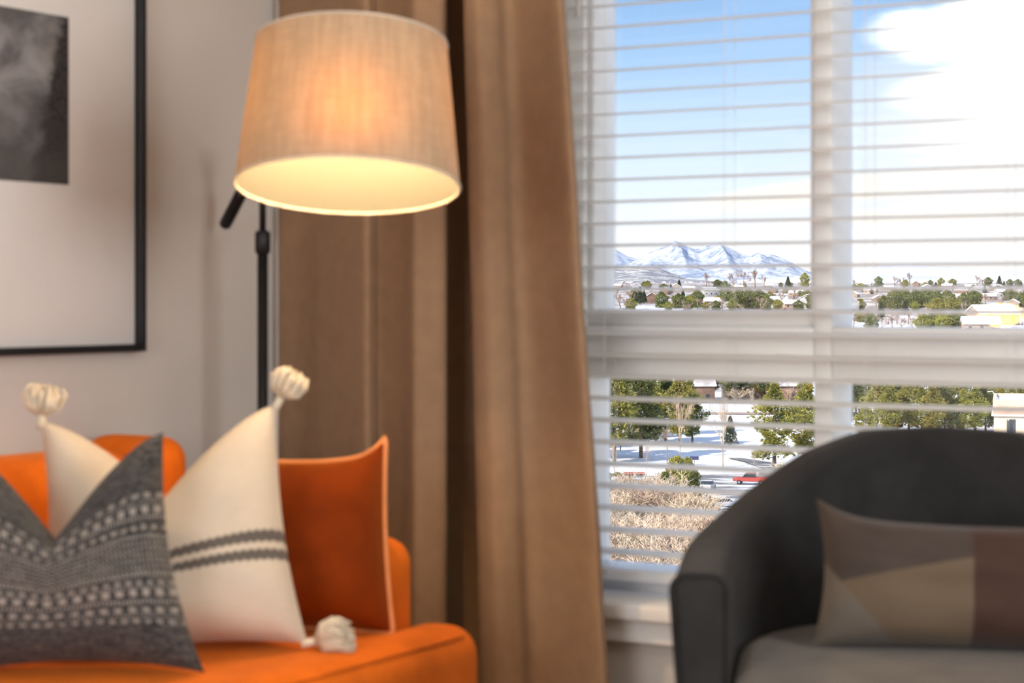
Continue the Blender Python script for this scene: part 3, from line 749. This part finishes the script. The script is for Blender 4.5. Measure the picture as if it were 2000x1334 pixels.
mountain('mountain', 10500, [(1480, 549), (1560, 540), (1620, 534), (1690, 524), (1730, 517), (1760, 514), (1800, 518), (1850, 521), (1900, 524), (1960, 529), (2050, 524), (2200, 518), (2400, 530), (2600, 545)], 556, 2600, [(1700, 10, -20, 60), (1830, 9, 30, 60), (1930, 8, 30, 50)], 2.2, MM2, 'low rounded white snowy foothills beside the twin peaks', 5.7, 1440, 2620, 260)
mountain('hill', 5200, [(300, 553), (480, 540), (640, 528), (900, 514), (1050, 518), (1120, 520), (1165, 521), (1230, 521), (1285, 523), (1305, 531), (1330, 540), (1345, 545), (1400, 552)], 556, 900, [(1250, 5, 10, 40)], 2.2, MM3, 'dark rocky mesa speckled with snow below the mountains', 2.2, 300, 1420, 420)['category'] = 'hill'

# ------------------------------------------------------------------ trees
def pine_mesh(seed, H=12, rw=.28, mode='pine', nt=520, size=.62):
    r = random.Random(seed); fo = MB(); tr = MB()
    lean = r.uniform(-.02, .02)
    tr.tube([(0, 0, -.6), (lean*H*.3, 0, H*.4), (lean*H, 0, H*.96)], [H*.022, H*.015, .03], 6)
    Rm = H*rw
    def prof(t):
        if mode == 'spruce': return (1-t)**.85
        if mode == 'round': return math.sin(math.pi*min(1, .16+t*.84))**.6*(1+.22*math.sin(t*11+seed))
        return min(1, (1-t)*2.3)**.7*(.72+.28*math.sin(t*9+seed))
    lo = .02 if mode == 'round' else .06 if mode != 'pine' else .17
    nb = 26 if mode == 'pine' else 18
    lobes = [(r.uniform(0, 6.283), lo+(1-lo)*(k+.5)/nb, r.uniform(.72, 1.12)) for k in range(nb)]
    for k, (a, t, s) in enumerate(lobes):
        L = Rm*prof((t-lo)/(1-lo))*s; z = t*H
        if mode == 'pine': tr.tube([(0, 0, z-.1*L), (math.cos(a)*L*.85, math.sin(a)*L*.85, z+.12*L)], [.05, .02], 4, False)
    for k in range(nt):
        if mode == 'pine' and r.random() < .8:
            a, t, s = r.choice(lobes); a += r.gauss(0, .30); t = min(.99, max(lo*.8, t+r.gauss(0, .026)))
        else: a, t, s = r.uniform(0, 6.283), lo+(1-lo)*r.random()**1.1, 1
        L = Rm*prof(max(0, min(1, (t-lo)/(1-lo))))*s*(r.random()**.42 if mode != 'round' else r.random()**.35*(1+.16*math.sin(3*a+seed)*math.sin(9*t)))
        c = Vector((math.cos(a)*L, math.sin(a)*L, t*H+.14*L))
        out = Vector((math.cos(a)*.8, math.sin(a)*.8, .75)).normalized()*(.3 if mode == 'round' else 1)
        for q in range(7):
            d = (out+Vector((r.gauss(0, .7), r.gauss(0, .7), r.gauss(0, .55)))).normalized()
            sd = d.cross(Vector((r.gauss(0, 1), r.gauss(0, 1), r.gauss(0, 1)))).normalized()
            l = size*r.uniform(.6, 1.15); wd = l*(.17 if mode == 'pine' else .24)
            b = len(fo.v); m_ = c+d*l*.45
            fo.v += [tuple(c-d*.1*l), tuple(m_+sd*wd), tuple(c+d*l), tuple(m_-sd*wd)]; fo.f.append((b, b+1, b+2, b+3))
    return fo, tr
def bare_mesh(seed, H=10, spread=.5, depth=5, trunk=.3, r0=.16, kids=3, up=.35, mult=False, rmin=.012):
    r = random.Random(seed); tr = MB(); br = MB()
    def grow(p, d, l, rad, lev):
        mid = p+d*l*.5+Vector((r.gauss(0, 1), r.gauss(0, 1), r.gauss(0, .5)))*l*.06
        e = p+d*l
        (tr if lev == 0 else br).tube([p, mid, e], [rad, rad*.85, rad*.68], 5 if lev < 2 else 3, False)
        if lev >= depth: return
        for k in range(kids if lev < depth-1 else kids+1):
            nd = (d+Vector((r.gauss(0, spread), r.gauss(0, spread), r.gauss(up*.6, .22)))).normalized()
            st = e if k == 0 else p+(e-p)*r.uniform(.45, 1)
            grow(st, nd, l*r.uniform(.62, .86), max(rmin, rad*.60), lev+1)
    if mult:
        for k in range(mult):
            a = r.uniform(0, 6.283)
            grow(Vector((math.cos(a), math.sin(a), 0))*r.uniform(.1, 1.0), Vector((math.cos(a)*r.uniform(.2, .8), math.sin(a)*r.uniform(.2, .8), 1)).normalized(), H*.32, r0, 0)
    else: grow(Vector((0, 0, -.4)), Vector((r.gauss(0, .03), r.gauss(0, .03), 1)).normalized(), H*trunk+.4, r0, 0)
    zs = max(q[2] for q in br.v); k = H/zs
    for m_ in (tr, br): m_.v = [(x*k, y*k, z*k) for x, y, z in m_.v]
    return br, tr
LIB = {}
def lib(kind, k):
    key = (kind, k)
    if key in LIB: return LIB[key]
    s_ = k*37+5
    if kind == 'pine_y': fo, tr = pine_mesh(s_, 12, .27, 'pine', 2600, .40); mf, mt, nm = M['pine_y'], M['bark'], 'foliage'
    elif kind == 'pine_g': fo, tr = pine_mesh(s_+1, 12, .27, 'pine', 2600, .40); mf, mt, nm = M['pine_g'], M['bark'], 'foliage'
    elif kind == 'spruce': fo, tr = pine_mesh(s_+2, 12, .24, 'spruce', 700, .62); mf, mt, nm = M['pine_b'], M['bark'], 'foliage'
    elif kind == 'round_g': fo, tr = pine_mesh(s_+3, 12, .42, 'round', 900, .85); mf, mt, nm = M['pine_g'], M['bark'], 'foliage'
    elif kind == 'round_y': fo, tr = pine_mesh(s_+4, 12, .46, 'round', 900, .85); mf, mt, nm = M['pine_y'], M['bark'], 'foliage'
    elif kind == 'bare': fo, tr = bare_mesh(s_, 12, .42, 5, .26, .17, 3, .4); mf, mt, nm = M['twig'], M['bark2'], 'branches'
    elif kind == 'bare_far': fo, tr = bare_mesh(s_+4, 12, .42, 4, .22, .26, 3, .35, rmin=.07); mf, mt, nm = M['twigfar'], M['bark'], 'branches'
    elif kind == 'young': fo, tr = bare_mesh(s_+2, 12, .30, 5, .42, .13, 3, .7); mf, mt, nm = M['twig'], M['bark2'], 'branches'
    elif kind == 'thicket': fo, tr = bare_mesh(s_+9, 12, .55, 3, .3, .15, 3, .2, mult=11, rmin=.055); mf, mt, nm = (M['twig'] if k % 3 else M['twig2']), M['bark2'], 'branches'
    LIB[key] = (fo.mesh(nm, mf), tr.mesh('trunk' if kind != 'thicket' else 'stems', mt), nm)
    return LIB[key]
NAMES = {'pine_y': 'pine_tree', 'pine_g': 'pine_tree', 'spruce': 'spruce_tree', 'round_g': 'evergreen_tree', 'round_y': 'evergreen_tree', 'bare': 'bare_tree', 'young': 'bare_tree', 'bare_far': 'bare_tree', 'thicket': 'bare_shrub'}
def tree(kind, k, px, d, H, label, group=None, wide=1, cat='tree'):
    a, b, nm = lib(kind, k)
    t = thing(NAMES[kind], gp(px, d), rng.uniform(0, 6.28), label, cat, group); s_ = H/12
    t.scale = (s_*wide, s_*wide, s_)
    link(bpy.data.objects.new(nm, a), t); link(bpy.data.objects.new('trunk' if kind != 'thicket' else 'stems', b), t)
    return t
def tpx(kind, k, px, base, top, label, group=None, wide=1, cat='tree', d=None):
    d = d or d_of(base); return tree(kind, k, px, d, (base-top)*d/FPX, label, group, wide, cat)

# lower left light
gl = 'pines at the edge of the snowy lawn'
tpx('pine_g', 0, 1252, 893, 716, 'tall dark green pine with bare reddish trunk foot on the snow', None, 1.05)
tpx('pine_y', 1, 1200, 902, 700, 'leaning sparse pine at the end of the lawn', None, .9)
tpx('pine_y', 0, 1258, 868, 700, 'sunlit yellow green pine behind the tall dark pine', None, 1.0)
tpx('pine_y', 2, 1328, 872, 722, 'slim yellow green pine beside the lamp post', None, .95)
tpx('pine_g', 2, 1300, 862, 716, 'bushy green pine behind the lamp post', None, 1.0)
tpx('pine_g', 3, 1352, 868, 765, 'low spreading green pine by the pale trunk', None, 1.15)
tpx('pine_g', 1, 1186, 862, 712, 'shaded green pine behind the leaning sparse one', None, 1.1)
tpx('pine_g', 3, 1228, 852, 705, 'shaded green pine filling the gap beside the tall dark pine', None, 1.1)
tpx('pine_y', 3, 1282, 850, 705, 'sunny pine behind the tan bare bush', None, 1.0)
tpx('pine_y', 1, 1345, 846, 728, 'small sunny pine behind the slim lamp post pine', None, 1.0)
tpx('young', 0, 1329, 895, 765, 'slender bare tree with pale trunk in front of the pines', None)
tpx('young', 1, 1263, 922, 855, 'small forked bare tree on the snow by the parking lot')
tpx('young', 2, 1201, 924, 850, 'thin bare sapling by the parked cars')
tpx('thicket', 1, 1284, 866, 828, 'reddish tan bare bush under the pines', None, 1.5, 'bush')
tpx('thicket', 2, 1232, 868, 826, 'pale bare bush between the pine trunks', None, 1.3, 'bush')
tpx('bare', 1, 1412, 909, 745, 'tall bare tree with tan crown alone on the open snow', None, .75)
tpx('spruce', 0, 1426, 872, 812, 'small dark evergreen behind the lone bare tree', None, 1.1)
tpx('pine_y', 3, 1512, 918, 742, 'broad yellow green pine standing over the driveway', None, 1.15)
tpx('pine_y', 1, 1572, 905, 738, 'full yellow pine next to the broad driveway pine', None, 1.2)
tpx('young', 3, 1470, 925, 862, 'small bare tree beside the red pickup')
tpx('thicket', 3, 1535, 928, 890, 'tan bare bush by the driveway pine', None, 1.5, 'bush')
tpx('bare', 2, 1472, 822, 748, 'faint thin bare tree beyond the footpath', None, .7)
for i, px in enumerate((1375, 1391, 1425, 1448, 1484, 1497, 1524, 1552)):
    tpx('pine_g', i % 4, px, 777+(i % 3)*2, 690-(i % 3)*8, 'tall pine with dark bare trunk along the far street', 'pines along the far street', 1.1)
tpx('thicket', 4, 1440, 782, 752, 'pale bare bush along the far street', 'bare bushes along the far street', 1.4, 'bush'); tpx('thicket', 5, 1540, 782, 750, 'pale bare bush along the far street', 'bare bushes along the far street', 1.3, 'bush')
tpx('round_y', 0, 1322, 985, 889, 'clipped yellow green evergreen above the bare thicket', None, .75)
tpx('round_y', 1, 1343, 975, 890, 'slim yellow evergreen tip beside the clipped one', None, .55)
tpx('pine_g', 1, 1356, 1000, 915, 'stocky green pine among the thicket shrubs', None, 1.3)
tpx('pine_g', 3, 1300, 1000, 918, 'short green pine half hidden in tan shrubs', None, 1.3)
tpx('spruce', 1, 1386, 1010, 965, 'little green spruce beside the white car', None, 1.3)
# thicket
for i in range(110):
    py = rng.uniform(985, 1195); px = rng.uniform(1150, 1440) if i < 72 else rng.uniform(850, 1160)
    if px > 1360 and py < 1075: continue
    d = d_of(py)
    kk = rng.randrange(6)
    tree('thicket', kk, px, d, rng.uniform(3.8, 6.4), 'tangled bare shrub with warm tan twigs in the thicket below' if kk % 3 else 'tangled bare shrub with grey tan twigs in the thicket below', 'tan shrubs of the thicket' if kk % 3 else 'grey tan shrubs of the thicket', rng.uniform(1.0, 1.5), 'shrub')
for i in range(14):
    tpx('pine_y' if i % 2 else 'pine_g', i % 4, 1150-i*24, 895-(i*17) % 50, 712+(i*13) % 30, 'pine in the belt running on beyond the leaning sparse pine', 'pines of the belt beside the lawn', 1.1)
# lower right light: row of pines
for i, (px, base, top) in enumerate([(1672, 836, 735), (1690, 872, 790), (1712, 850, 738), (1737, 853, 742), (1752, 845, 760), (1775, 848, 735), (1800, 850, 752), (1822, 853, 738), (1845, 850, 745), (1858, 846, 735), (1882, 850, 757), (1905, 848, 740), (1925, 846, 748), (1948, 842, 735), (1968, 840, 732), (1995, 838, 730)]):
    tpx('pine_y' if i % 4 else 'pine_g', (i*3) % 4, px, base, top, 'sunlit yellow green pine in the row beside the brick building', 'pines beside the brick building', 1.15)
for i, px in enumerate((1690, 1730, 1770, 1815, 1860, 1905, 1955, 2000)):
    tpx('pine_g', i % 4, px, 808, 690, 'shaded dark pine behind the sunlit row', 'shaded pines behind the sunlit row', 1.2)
# town trees beyond (upper lights)
def town(kind, lst, label, group, cat='tree'):
    for i, (px, base, top, wd) in enumerate(lst): tpx(kind, i % 3, px, base, top, label, group, wd, cat)
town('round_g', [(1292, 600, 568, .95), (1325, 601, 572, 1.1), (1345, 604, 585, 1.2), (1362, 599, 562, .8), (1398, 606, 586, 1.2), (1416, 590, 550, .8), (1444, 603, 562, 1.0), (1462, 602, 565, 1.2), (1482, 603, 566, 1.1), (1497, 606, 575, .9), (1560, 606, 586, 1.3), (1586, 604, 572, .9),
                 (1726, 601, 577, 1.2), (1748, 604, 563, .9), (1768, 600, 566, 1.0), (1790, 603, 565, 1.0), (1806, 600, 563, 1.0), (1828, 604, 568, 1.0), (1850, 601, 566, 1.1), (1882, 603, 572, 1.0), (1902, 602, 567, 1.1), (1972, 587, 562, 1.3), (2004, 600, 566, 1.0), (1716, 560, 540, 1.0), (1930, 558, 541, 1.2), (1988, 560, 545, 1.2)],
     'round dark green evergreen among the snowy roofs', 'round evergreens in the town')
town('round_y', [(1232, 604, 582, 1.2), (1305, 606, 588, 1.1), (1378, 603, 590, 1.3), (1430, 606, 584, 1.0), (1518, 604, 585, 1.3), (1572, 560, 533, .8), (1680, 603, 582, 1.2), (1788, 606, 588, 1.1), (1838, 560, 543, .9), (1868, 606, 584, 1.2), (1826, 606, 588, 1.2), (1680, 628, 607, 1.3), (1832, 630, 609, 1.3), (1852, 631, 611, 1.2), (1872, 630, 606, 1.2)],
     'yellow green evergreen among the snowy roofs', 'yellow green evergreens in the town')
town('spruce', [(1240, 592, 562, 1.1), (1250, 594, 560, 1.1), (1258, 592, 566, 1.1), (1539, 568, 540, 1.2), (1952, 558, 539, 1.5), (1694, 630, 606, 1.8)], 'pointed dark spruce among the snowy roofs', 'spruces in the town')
town('bare_far', [(1380, 562, 531, .9), (1432, 566, 526, 1.0), (1452, 564, 526, 1.0), (1474, 566, 524, 1.0), (1492, 566, 534, .9), (1747, 560, 539, 1.5), (1777, 562, 530, .8), (1760, 560, 540, 1.4), (1908, 562, 536, 1.0), (1668, 562, 545, 1.2), (1920, 562, 541, 1.1), (1195, 602, 572, 1.3), (1182, 604, 575, 1.3), (1210, 602, 570, 1.4), (1222, 605, 578, 1.3), (1335, 606, 584, 1.3), (1410, 606, 580, 1.2), (1530, 602, 572, 1.3), (1550, 600, 570, 1.4), (1736, 632, 608, 1.3), (1752, 632, 607, 1.4), (1775, 632, 606, 1.3), (1800, 632, 609, 1.4), (1860, 596, 566, 1.0), (1925, 600, 570, 1.2), (1955, 600, 572, 1.2), (1662, 632, 600, 1.0), (1996, 634, 606, 1.0)],
     'leafless tan tree between the snowy roofs', 'bare trees in the town')

for i, (px, base, top, kd) in enumerate([(1668, 640, 612, 'bare_far'), (1702, 640, 610, 'round_g'), (1722, 644, 614, 'bare_far'), (1742, 642, 612, 'bare_far'), (1760, 646, 613, 'bare_far'), (1782, 642, 614, 'bare_far'), (1803, 645, 612, 'round_y'), (1820, 644, 610, 'round_g'), (1842, 646, 612, 'round_y'), (1862, 645, 609, 'round_g'), (1880, 646, 612, 'round_g')]):
    tpx(kd, i % 3, px, base, top, 'leafless tan tree just above the window rail beside the large house' if kd == 'bare_far' else 'evergreen just above the window rail beside the large house', 'growth beside the large house', 1.2)
# scattered smaller growth between the houses
for i in range(230):
    px = rng.uniform(1150, 2040) if i < 120 else rng.uniform(780, 1160) if i < 185 else rng.uniform(2020, 2350); d = rng.uniform(860, 2300)
    if 1588 < px < 1640: continue
    kd = rng.choice(['bare', 'bare', 'bare', 'round_g', 'round_y', 'spruce'])
    lb, gr = {'bare': ('leafless tan tree between the snowy roofs', 'bare trees in the town'), 'round_g': ('round dark green evergreen among the snowy roofs', 'round evergreens in the town'),
              'round_y': ('yellow green evergreen among the snowy roofs', 'yellow green evergreens in the town'), 'spruce': ('pointed dark spruce among the snowy roofs', 'spruces in the town')}[kd]
    tree('bare_far' if kd == 'bare' else kd, i % 3, px, d, rng.uniform(4.5, 8.5), lb, gr, rng.uniform(1, 1.6))

# ------------------------------------------------------------------ houses
def house_proto(W_, D_, Hh, rh, wall, roofm, chim=True, name='house'):
    t = thing(name, (0, 0, -500)); 
    rounded('walls', wall, t, -W_/2, W_/2, -D_/2, D_/2, -2, Hh, .05, 1)
    # gable ends and roof
    e = .5; yv = D_/2+e; th_ = .35
    up = [(-W_/2-e, -yv, Hh-.2), (W_/2+e, -yv, Hh-.2), (W_/2+e, 0, Hh+rh), (-W_/2-e, 0, Hh+rh), (W_/2+e, yv, Hh-.2), (-W_/2-e, yv, Hh-.2)]
    mb = MB().add(up+[(x, y, z+th_) for x, y, z in up], [(0, 3, 2, 1), (3, 5, 4, 2), (6, 7, 8, 9), (9, 8, 10, 11), (0, 1, 7, 6), (4, 5, 11, 10), (1, 2, 8, 7), (2, 4, 10, 8), (3, 0, 6, 9), (5, 3, 9, 11)])
    mb.obj('roof', roofm, t)
    MB().add([(-W_/2, -D_/2, Hh-.1), (-W_/2, D_/2, Hh-.1), (-W_/2, 0, Hh+rh-.05)], [(0, 2, 1)]).add([(W_/2, -D_/2, Hh-.1), (W_/2, D_/2, Hh-.1), (W_/2, 0, Hh+rh-.05)], [(0, 1, 2)]).obj('gable', wall, t)
    if chim: rounded('chimney', M['brickred'], t, W_*.22, W_*.22+.9, .3, 1.2, Hh, Hh+rh+1.3, .05, 1)
    for k in range(3):
        x = -W_*.32+k*W_*.32
        MB().box(x-.6, x+.6, -D_/2-.06, -D_/2+.02, 1.2, 2.5).obj('window', M['pane_dark'], t)
    return t
M['brickred'] = pmat('red_brick', (.36, .17, .12), .9, .12, 2)
M['pane_dark'] = pmat('dark_window_glass', (.04, .05, .06), .15, .1, 2)
M['tanwall'] = pmat('tan_siding', (.42, .32, .25), .9, .08, 1, rnd=.3)
M['greywall'] = pmat('grey_siding', (.42, .42, .43), .9, .08, 1, rnd=.3)
M['brownwall'] = pmat('brown_siding', (.24, .15, .11), .9, .08, 1, rnd=.3)
M['roofsnow'] = pmat('snow_covered_shingles', (.88, .89, .92), .9, .03, .6)
M['roofmix'] = pmat('half_bare_shingles', (.84, .85, .88), .9, .1, .25, col2=(.34, .30, .29))
protos = [house_proto(14, 9, 3.4, 2.6, M['tanwall'], M['roofsnow']), house_proto(17, 10, 5.6, 2.8, M['greywall'], M['roofsnow']), house_proto(13, 9, 5.2, 3.0, M['brownwall'], M['roofmix'])]
for p_ in protos: remember(p_)
labs = ['low tan house under a snow-covered gable roof', 'grey two-storey house under a snow-covered roof', 'brown house with half-bare shingle roof']
grp = ['low tan houses in the town', 'grey houses in the town', 'brown houses in the town']
spots = [(1242, 566, 1), (1272, 590, 2), (1320, 562, 0), (1345, 568, 0), (1386, 576, 1), (1388, 596, 0), (1510, 572, 2), (1520, 592, 0), (1555, 578, 0), (1580, 595, 1), (1545, 603, 0), (1500, 562, 0), (1205, 562, 0), (1300, 575, 2), (1440, 565, 0),
         (1668, 580, 0), (1660, 604, 1), (1700, 572, 0), (1715, 590, 0), (1735, 566, 0), (1810, 568, 1), (1850, 562, 0), (1878, 576, 2), (1895, 564, 0), (1915, 574, 1), (1930, 585, 0), (1945, 568, 2), (1960, 580, 1), (1985, 574, 0), (1790, 560, 2), (1690, 562, 1), (1760, 575, 2), (1870, 594, 1), (2010, 590, 2), (1980, 600, 0)]
spots += [(800+i*29, 562+(i*23) % 42, i % 3) for i in range(12)] + [(2040+i*30, 564+(i*17) % 40, i % 3) for i in range(9)]
for i, (px, py, k) in enumerate(spots):
    d = d_of(py); q = gp(px, d); rz = TH+rng.choice([0, .3, -.35, math.pi/2, 1.2])
    h = copy_tree(protos[k], q, rz, (.75, .75, .75), label=labs[k], group=grp[k]); h['category'] = 'house'
def one(k, px, py, rz, sc_, label):
    h = copy_tree(protos[k], gp(px, d_of(py)), TH+rz, (sc_, sc_, sc_), label); h['category'] = 'house'; return h
one(0, 1938, 633, .35, 1.35, 'large house with broad snow roof and chimney below the evergreens')
one(0, 1915, 648, -.1, 1.0, 'low snow-roofed garage in front of the large house')
one(2, 1352, 782, .1, .75, 'brown brick house with snowy steps along the far street')
one(0, 1462, 775, 0, .9, 'pale house behind the tall street pines')
one(2, 1541, 780, .1, .7, 'brown house behind the driveway pine')
one(1, 1375, 760, -.1, .9, 'grey house with snow roof above the brick house')
for p_ in protos:
    for c in KIDS[p_.name]: bpy.data.objects.remove(c)
    bpy.data.objects.remove(p_)

# ------------------------------------------------------------------ brick office building
db = 300; pb_ = at_d(1941, db); zt_ = zpx(781, db)
bd = thing('office_building', (pb_.x, pb_.y, gz((pb_.x, pb_.y, 0))-.3), TH-DEG(14), 'cream and pink brick office building with flat roof beyond the chair', 'building')
hb = zt_-bd.location.z
M['cream'] = pmat('cream_panel', (.66, .55, .42), .85, .05, .4); M['pinkb'] = pmat('pink_brick', (.58, .36, .26), .9, .07, .8)
rounded('walls', M['cream'], bd, 0, 34, 0, 22, 0, hb-2.4, .05, 1)
rounded('cornice', M['white'], bd, -.35, 34.3, -.35, 22.3, hb-2.45, hb-2.15, .05, 1)
rounded('brick_band', M['pinkb'], bd, -.1, 34.1, -.1, 22.1, hb-2.15, hb-1.1, .05, 1)
MB().box(-.15, 34.15, -.15, .35, hb-1.1, hb).box(-.15, 34.15, 21.7, 22.15, hb-1.1, hb).box(-.15, .35, .35, 21.7, hb-1.1, hb).box(33.7, 34.15, .35, 21.7, hb-1.1, hb).obj('parapet', M['cream'], bd)
MB().box(.35, 33.7, .35, 21.7, hb-1.0, hb-.55).obj('roof', M['snow'], bd)
for fl in range(3):
    z1 = hb-2.9-fl*3.8
    for k in range(12):
        x = 1.9+k*2.7
        w_ = rounded('window', M['pane_dark'], bd, x, x+1.3, -.06, .1, z1-2.2, z1, .03, 1)
        rounded('mullion', M['wood'], w_, x+.62, x+.68, -.09, 0, z1-2.2, z1, .01, 1)
    rounded('brick_course', M['pinkb'], bd, -.08, 34.08, -.08, 22.08, z1-3.3, z1-2.6, .03, 1)
MB().tube([(4.5, 3, hb-.5), (4.5, 3, hb+.7)], .12, 8).obj('roof_vent', M['vinyl'], bd)
MB().tube([(.8, .5, hb-.2), (-.2, .3, hb+1.3), (-.9, .2, hb+1.2)], .07, 6).obj('roof_light_arm', M['vinyl'], bd)

# ------------------------------------------------------------------ street furniture and vehicles
def lamp_post(px, base, top, label):
    d = d_of(base); H = (base-top)*d/FPX
    t = thing('lamp_post', gp(px, d), 0, label, 'lamp post')
    MB().tube([(0, 0, -.3), (0, 0, H)], [.11, .07], 8).obj('post', M['steel'], t); MB().box(-.35, .35, -.15, .15, H-.02, H+.15).obj('lamp_head', M['steel'], t)
M['steel'] = pmat('grey_steel', (.24, .22, .20), .6, .1, 2)
lamp_post(1303, 902, 815, 'tall grey lamp post among the pines')
lamp_post(1212, 880, 722, 'pale utility pole beside the leaning pine')
lamp_post(1724, 850, 797, 'slim lamp post in front of the sunlit pine row')
d = d_of(905); t = thing('road_sign', gp(1356, d), TH, 'dark blue sign board on a thin post in the snow', 'sign')
MB().box(-.75, .75, -.05, .05, .9, 1.5).obj('board', pmat('navy_board', (.05, .06, .13), .5), t); MB().tube([(0, 0, -.3), (0, 0, 1)], .06, 6).obj('post', M['steel'], t)
M['tyre'] = pmat('tyre_rubber', (.02, .02, .02), .8); M['rim'] = pmat('alloy', (.5, .5, .5), .3, metal=.8)
def vehicle(px, py, rz, paint, label, truck=False):
    t = thing('pickup_truck' if truck else 'car', gp(px, d_of(py))+Vector((0, 0, .15)), rz, label, 'truck' if truck else 'car')
    L, W_ = (5.4, 1.9) if truck else (4.6, 1.8)
    if truck: body = [(-2.7, .45), (2.6, .45), (2.7, .8), (2.6, 1.05), (1.3, 1.1), (.7, 1.1), (-.7, 1.1), (-2.7, 1.1)]; cab = [(1.25, 1.05), (.65, 1.75), (-.75, 1.78), (-.95, 1.05)]
    else: body = [(-2.3, .35), (2.2, .35), (2.3, .6), (2.2, .82), (1.2, .95), (-1.5, 1.0), (-2.2, .98), (-2.3, .7)]; cab = [(1.25, .92), (.45, 1.42), (-.8, 1.45), (-1.75, .97)]
    def ext(name, prof, w_, mat, r):
        po = prof
        bm = bmesh.new(); A = [bm.verts.new((x, -w_/2, z)) for x, z in po]; B = [bm.verts.new((x, w_/2, z)) for x, z in po]
        bm.faces.new(A); bm.faces.new(B[::-1])
        for i in range(len(po)): bm.faces.new((A[i], B[i], B[(i+1) % len(po)], A[(i+1) % len(po)]))
        bmesh.ops.recalc_face_normals(bm, faces=bm.faces); bmesh.ops.bevel(bm, geom=list(bm.edges), offset=r, segments=2, affect='EDGES', clamp_overlap=True)
        me = bpy.data.meshes.new(name); bm.to_mesh(me); bm.free(); me.materials.append(mat); return link(bpy.data.objects.new(name, me), t)
    ext('body', body, W_, paint, .08); ext('windows', cab, W_*.86, M['pane_dark'], .05)
    ext('cabin_roof', [(cab[1][0]+.05, cab[1][1]-.06), (cab[1][0]-.02, cab[1][1]+.04), (cab[2][0], cab[2][1]+.04), (cab[2][0]-.08, cab[2][1]-.06)], W_*.87, paint, .02)
    for x in (-L*.31, L*.31):
        for y in (-W_/2+.08, W_/2-.08):
            wv = MB().tube([(x, y-.11, .33), (x, y+.11, .33)], .34, 16).obj('wheel', M['tyre'], t); MB().tube([(x, y-.12, .33), (x, y+.12, .33)], .18, 10).obj('hub', M['rim'], wv)
    return t
vehicle(1412, 990, TH+.5, pmat('white_paint', (.80, .80, .82), .25, .02), 'white sedan parked below the thicket pine')
vehicle(1382, 952, TH+1.3, pmat('silver_paint', (.55, .55, .57), .25, .02), 'silver car with snow on it parked by the stocky pine')
vehicle(1466, 940, TH+math.pi-.25, pmat('red_paint', (.42, .07, .06), .3, .03), 'red pickup parked across the lot by the small bare tree', True)
strip('red_kerb', [(1215, 1262, 925), (1218, 1258, 921)], pmat('red_kerb_paint', (.50, .20, .15), .8), lift=.35)
tpx('round_y', 1, 1206, 926, 917, 'low golden shrub on the kerbed island', None, 2.6, 'shrub')
tpx('round_g', 2, 1184, 940, 914, 'dull green shrub at the corner of the parking lot', None, 1.1, 'shrub')
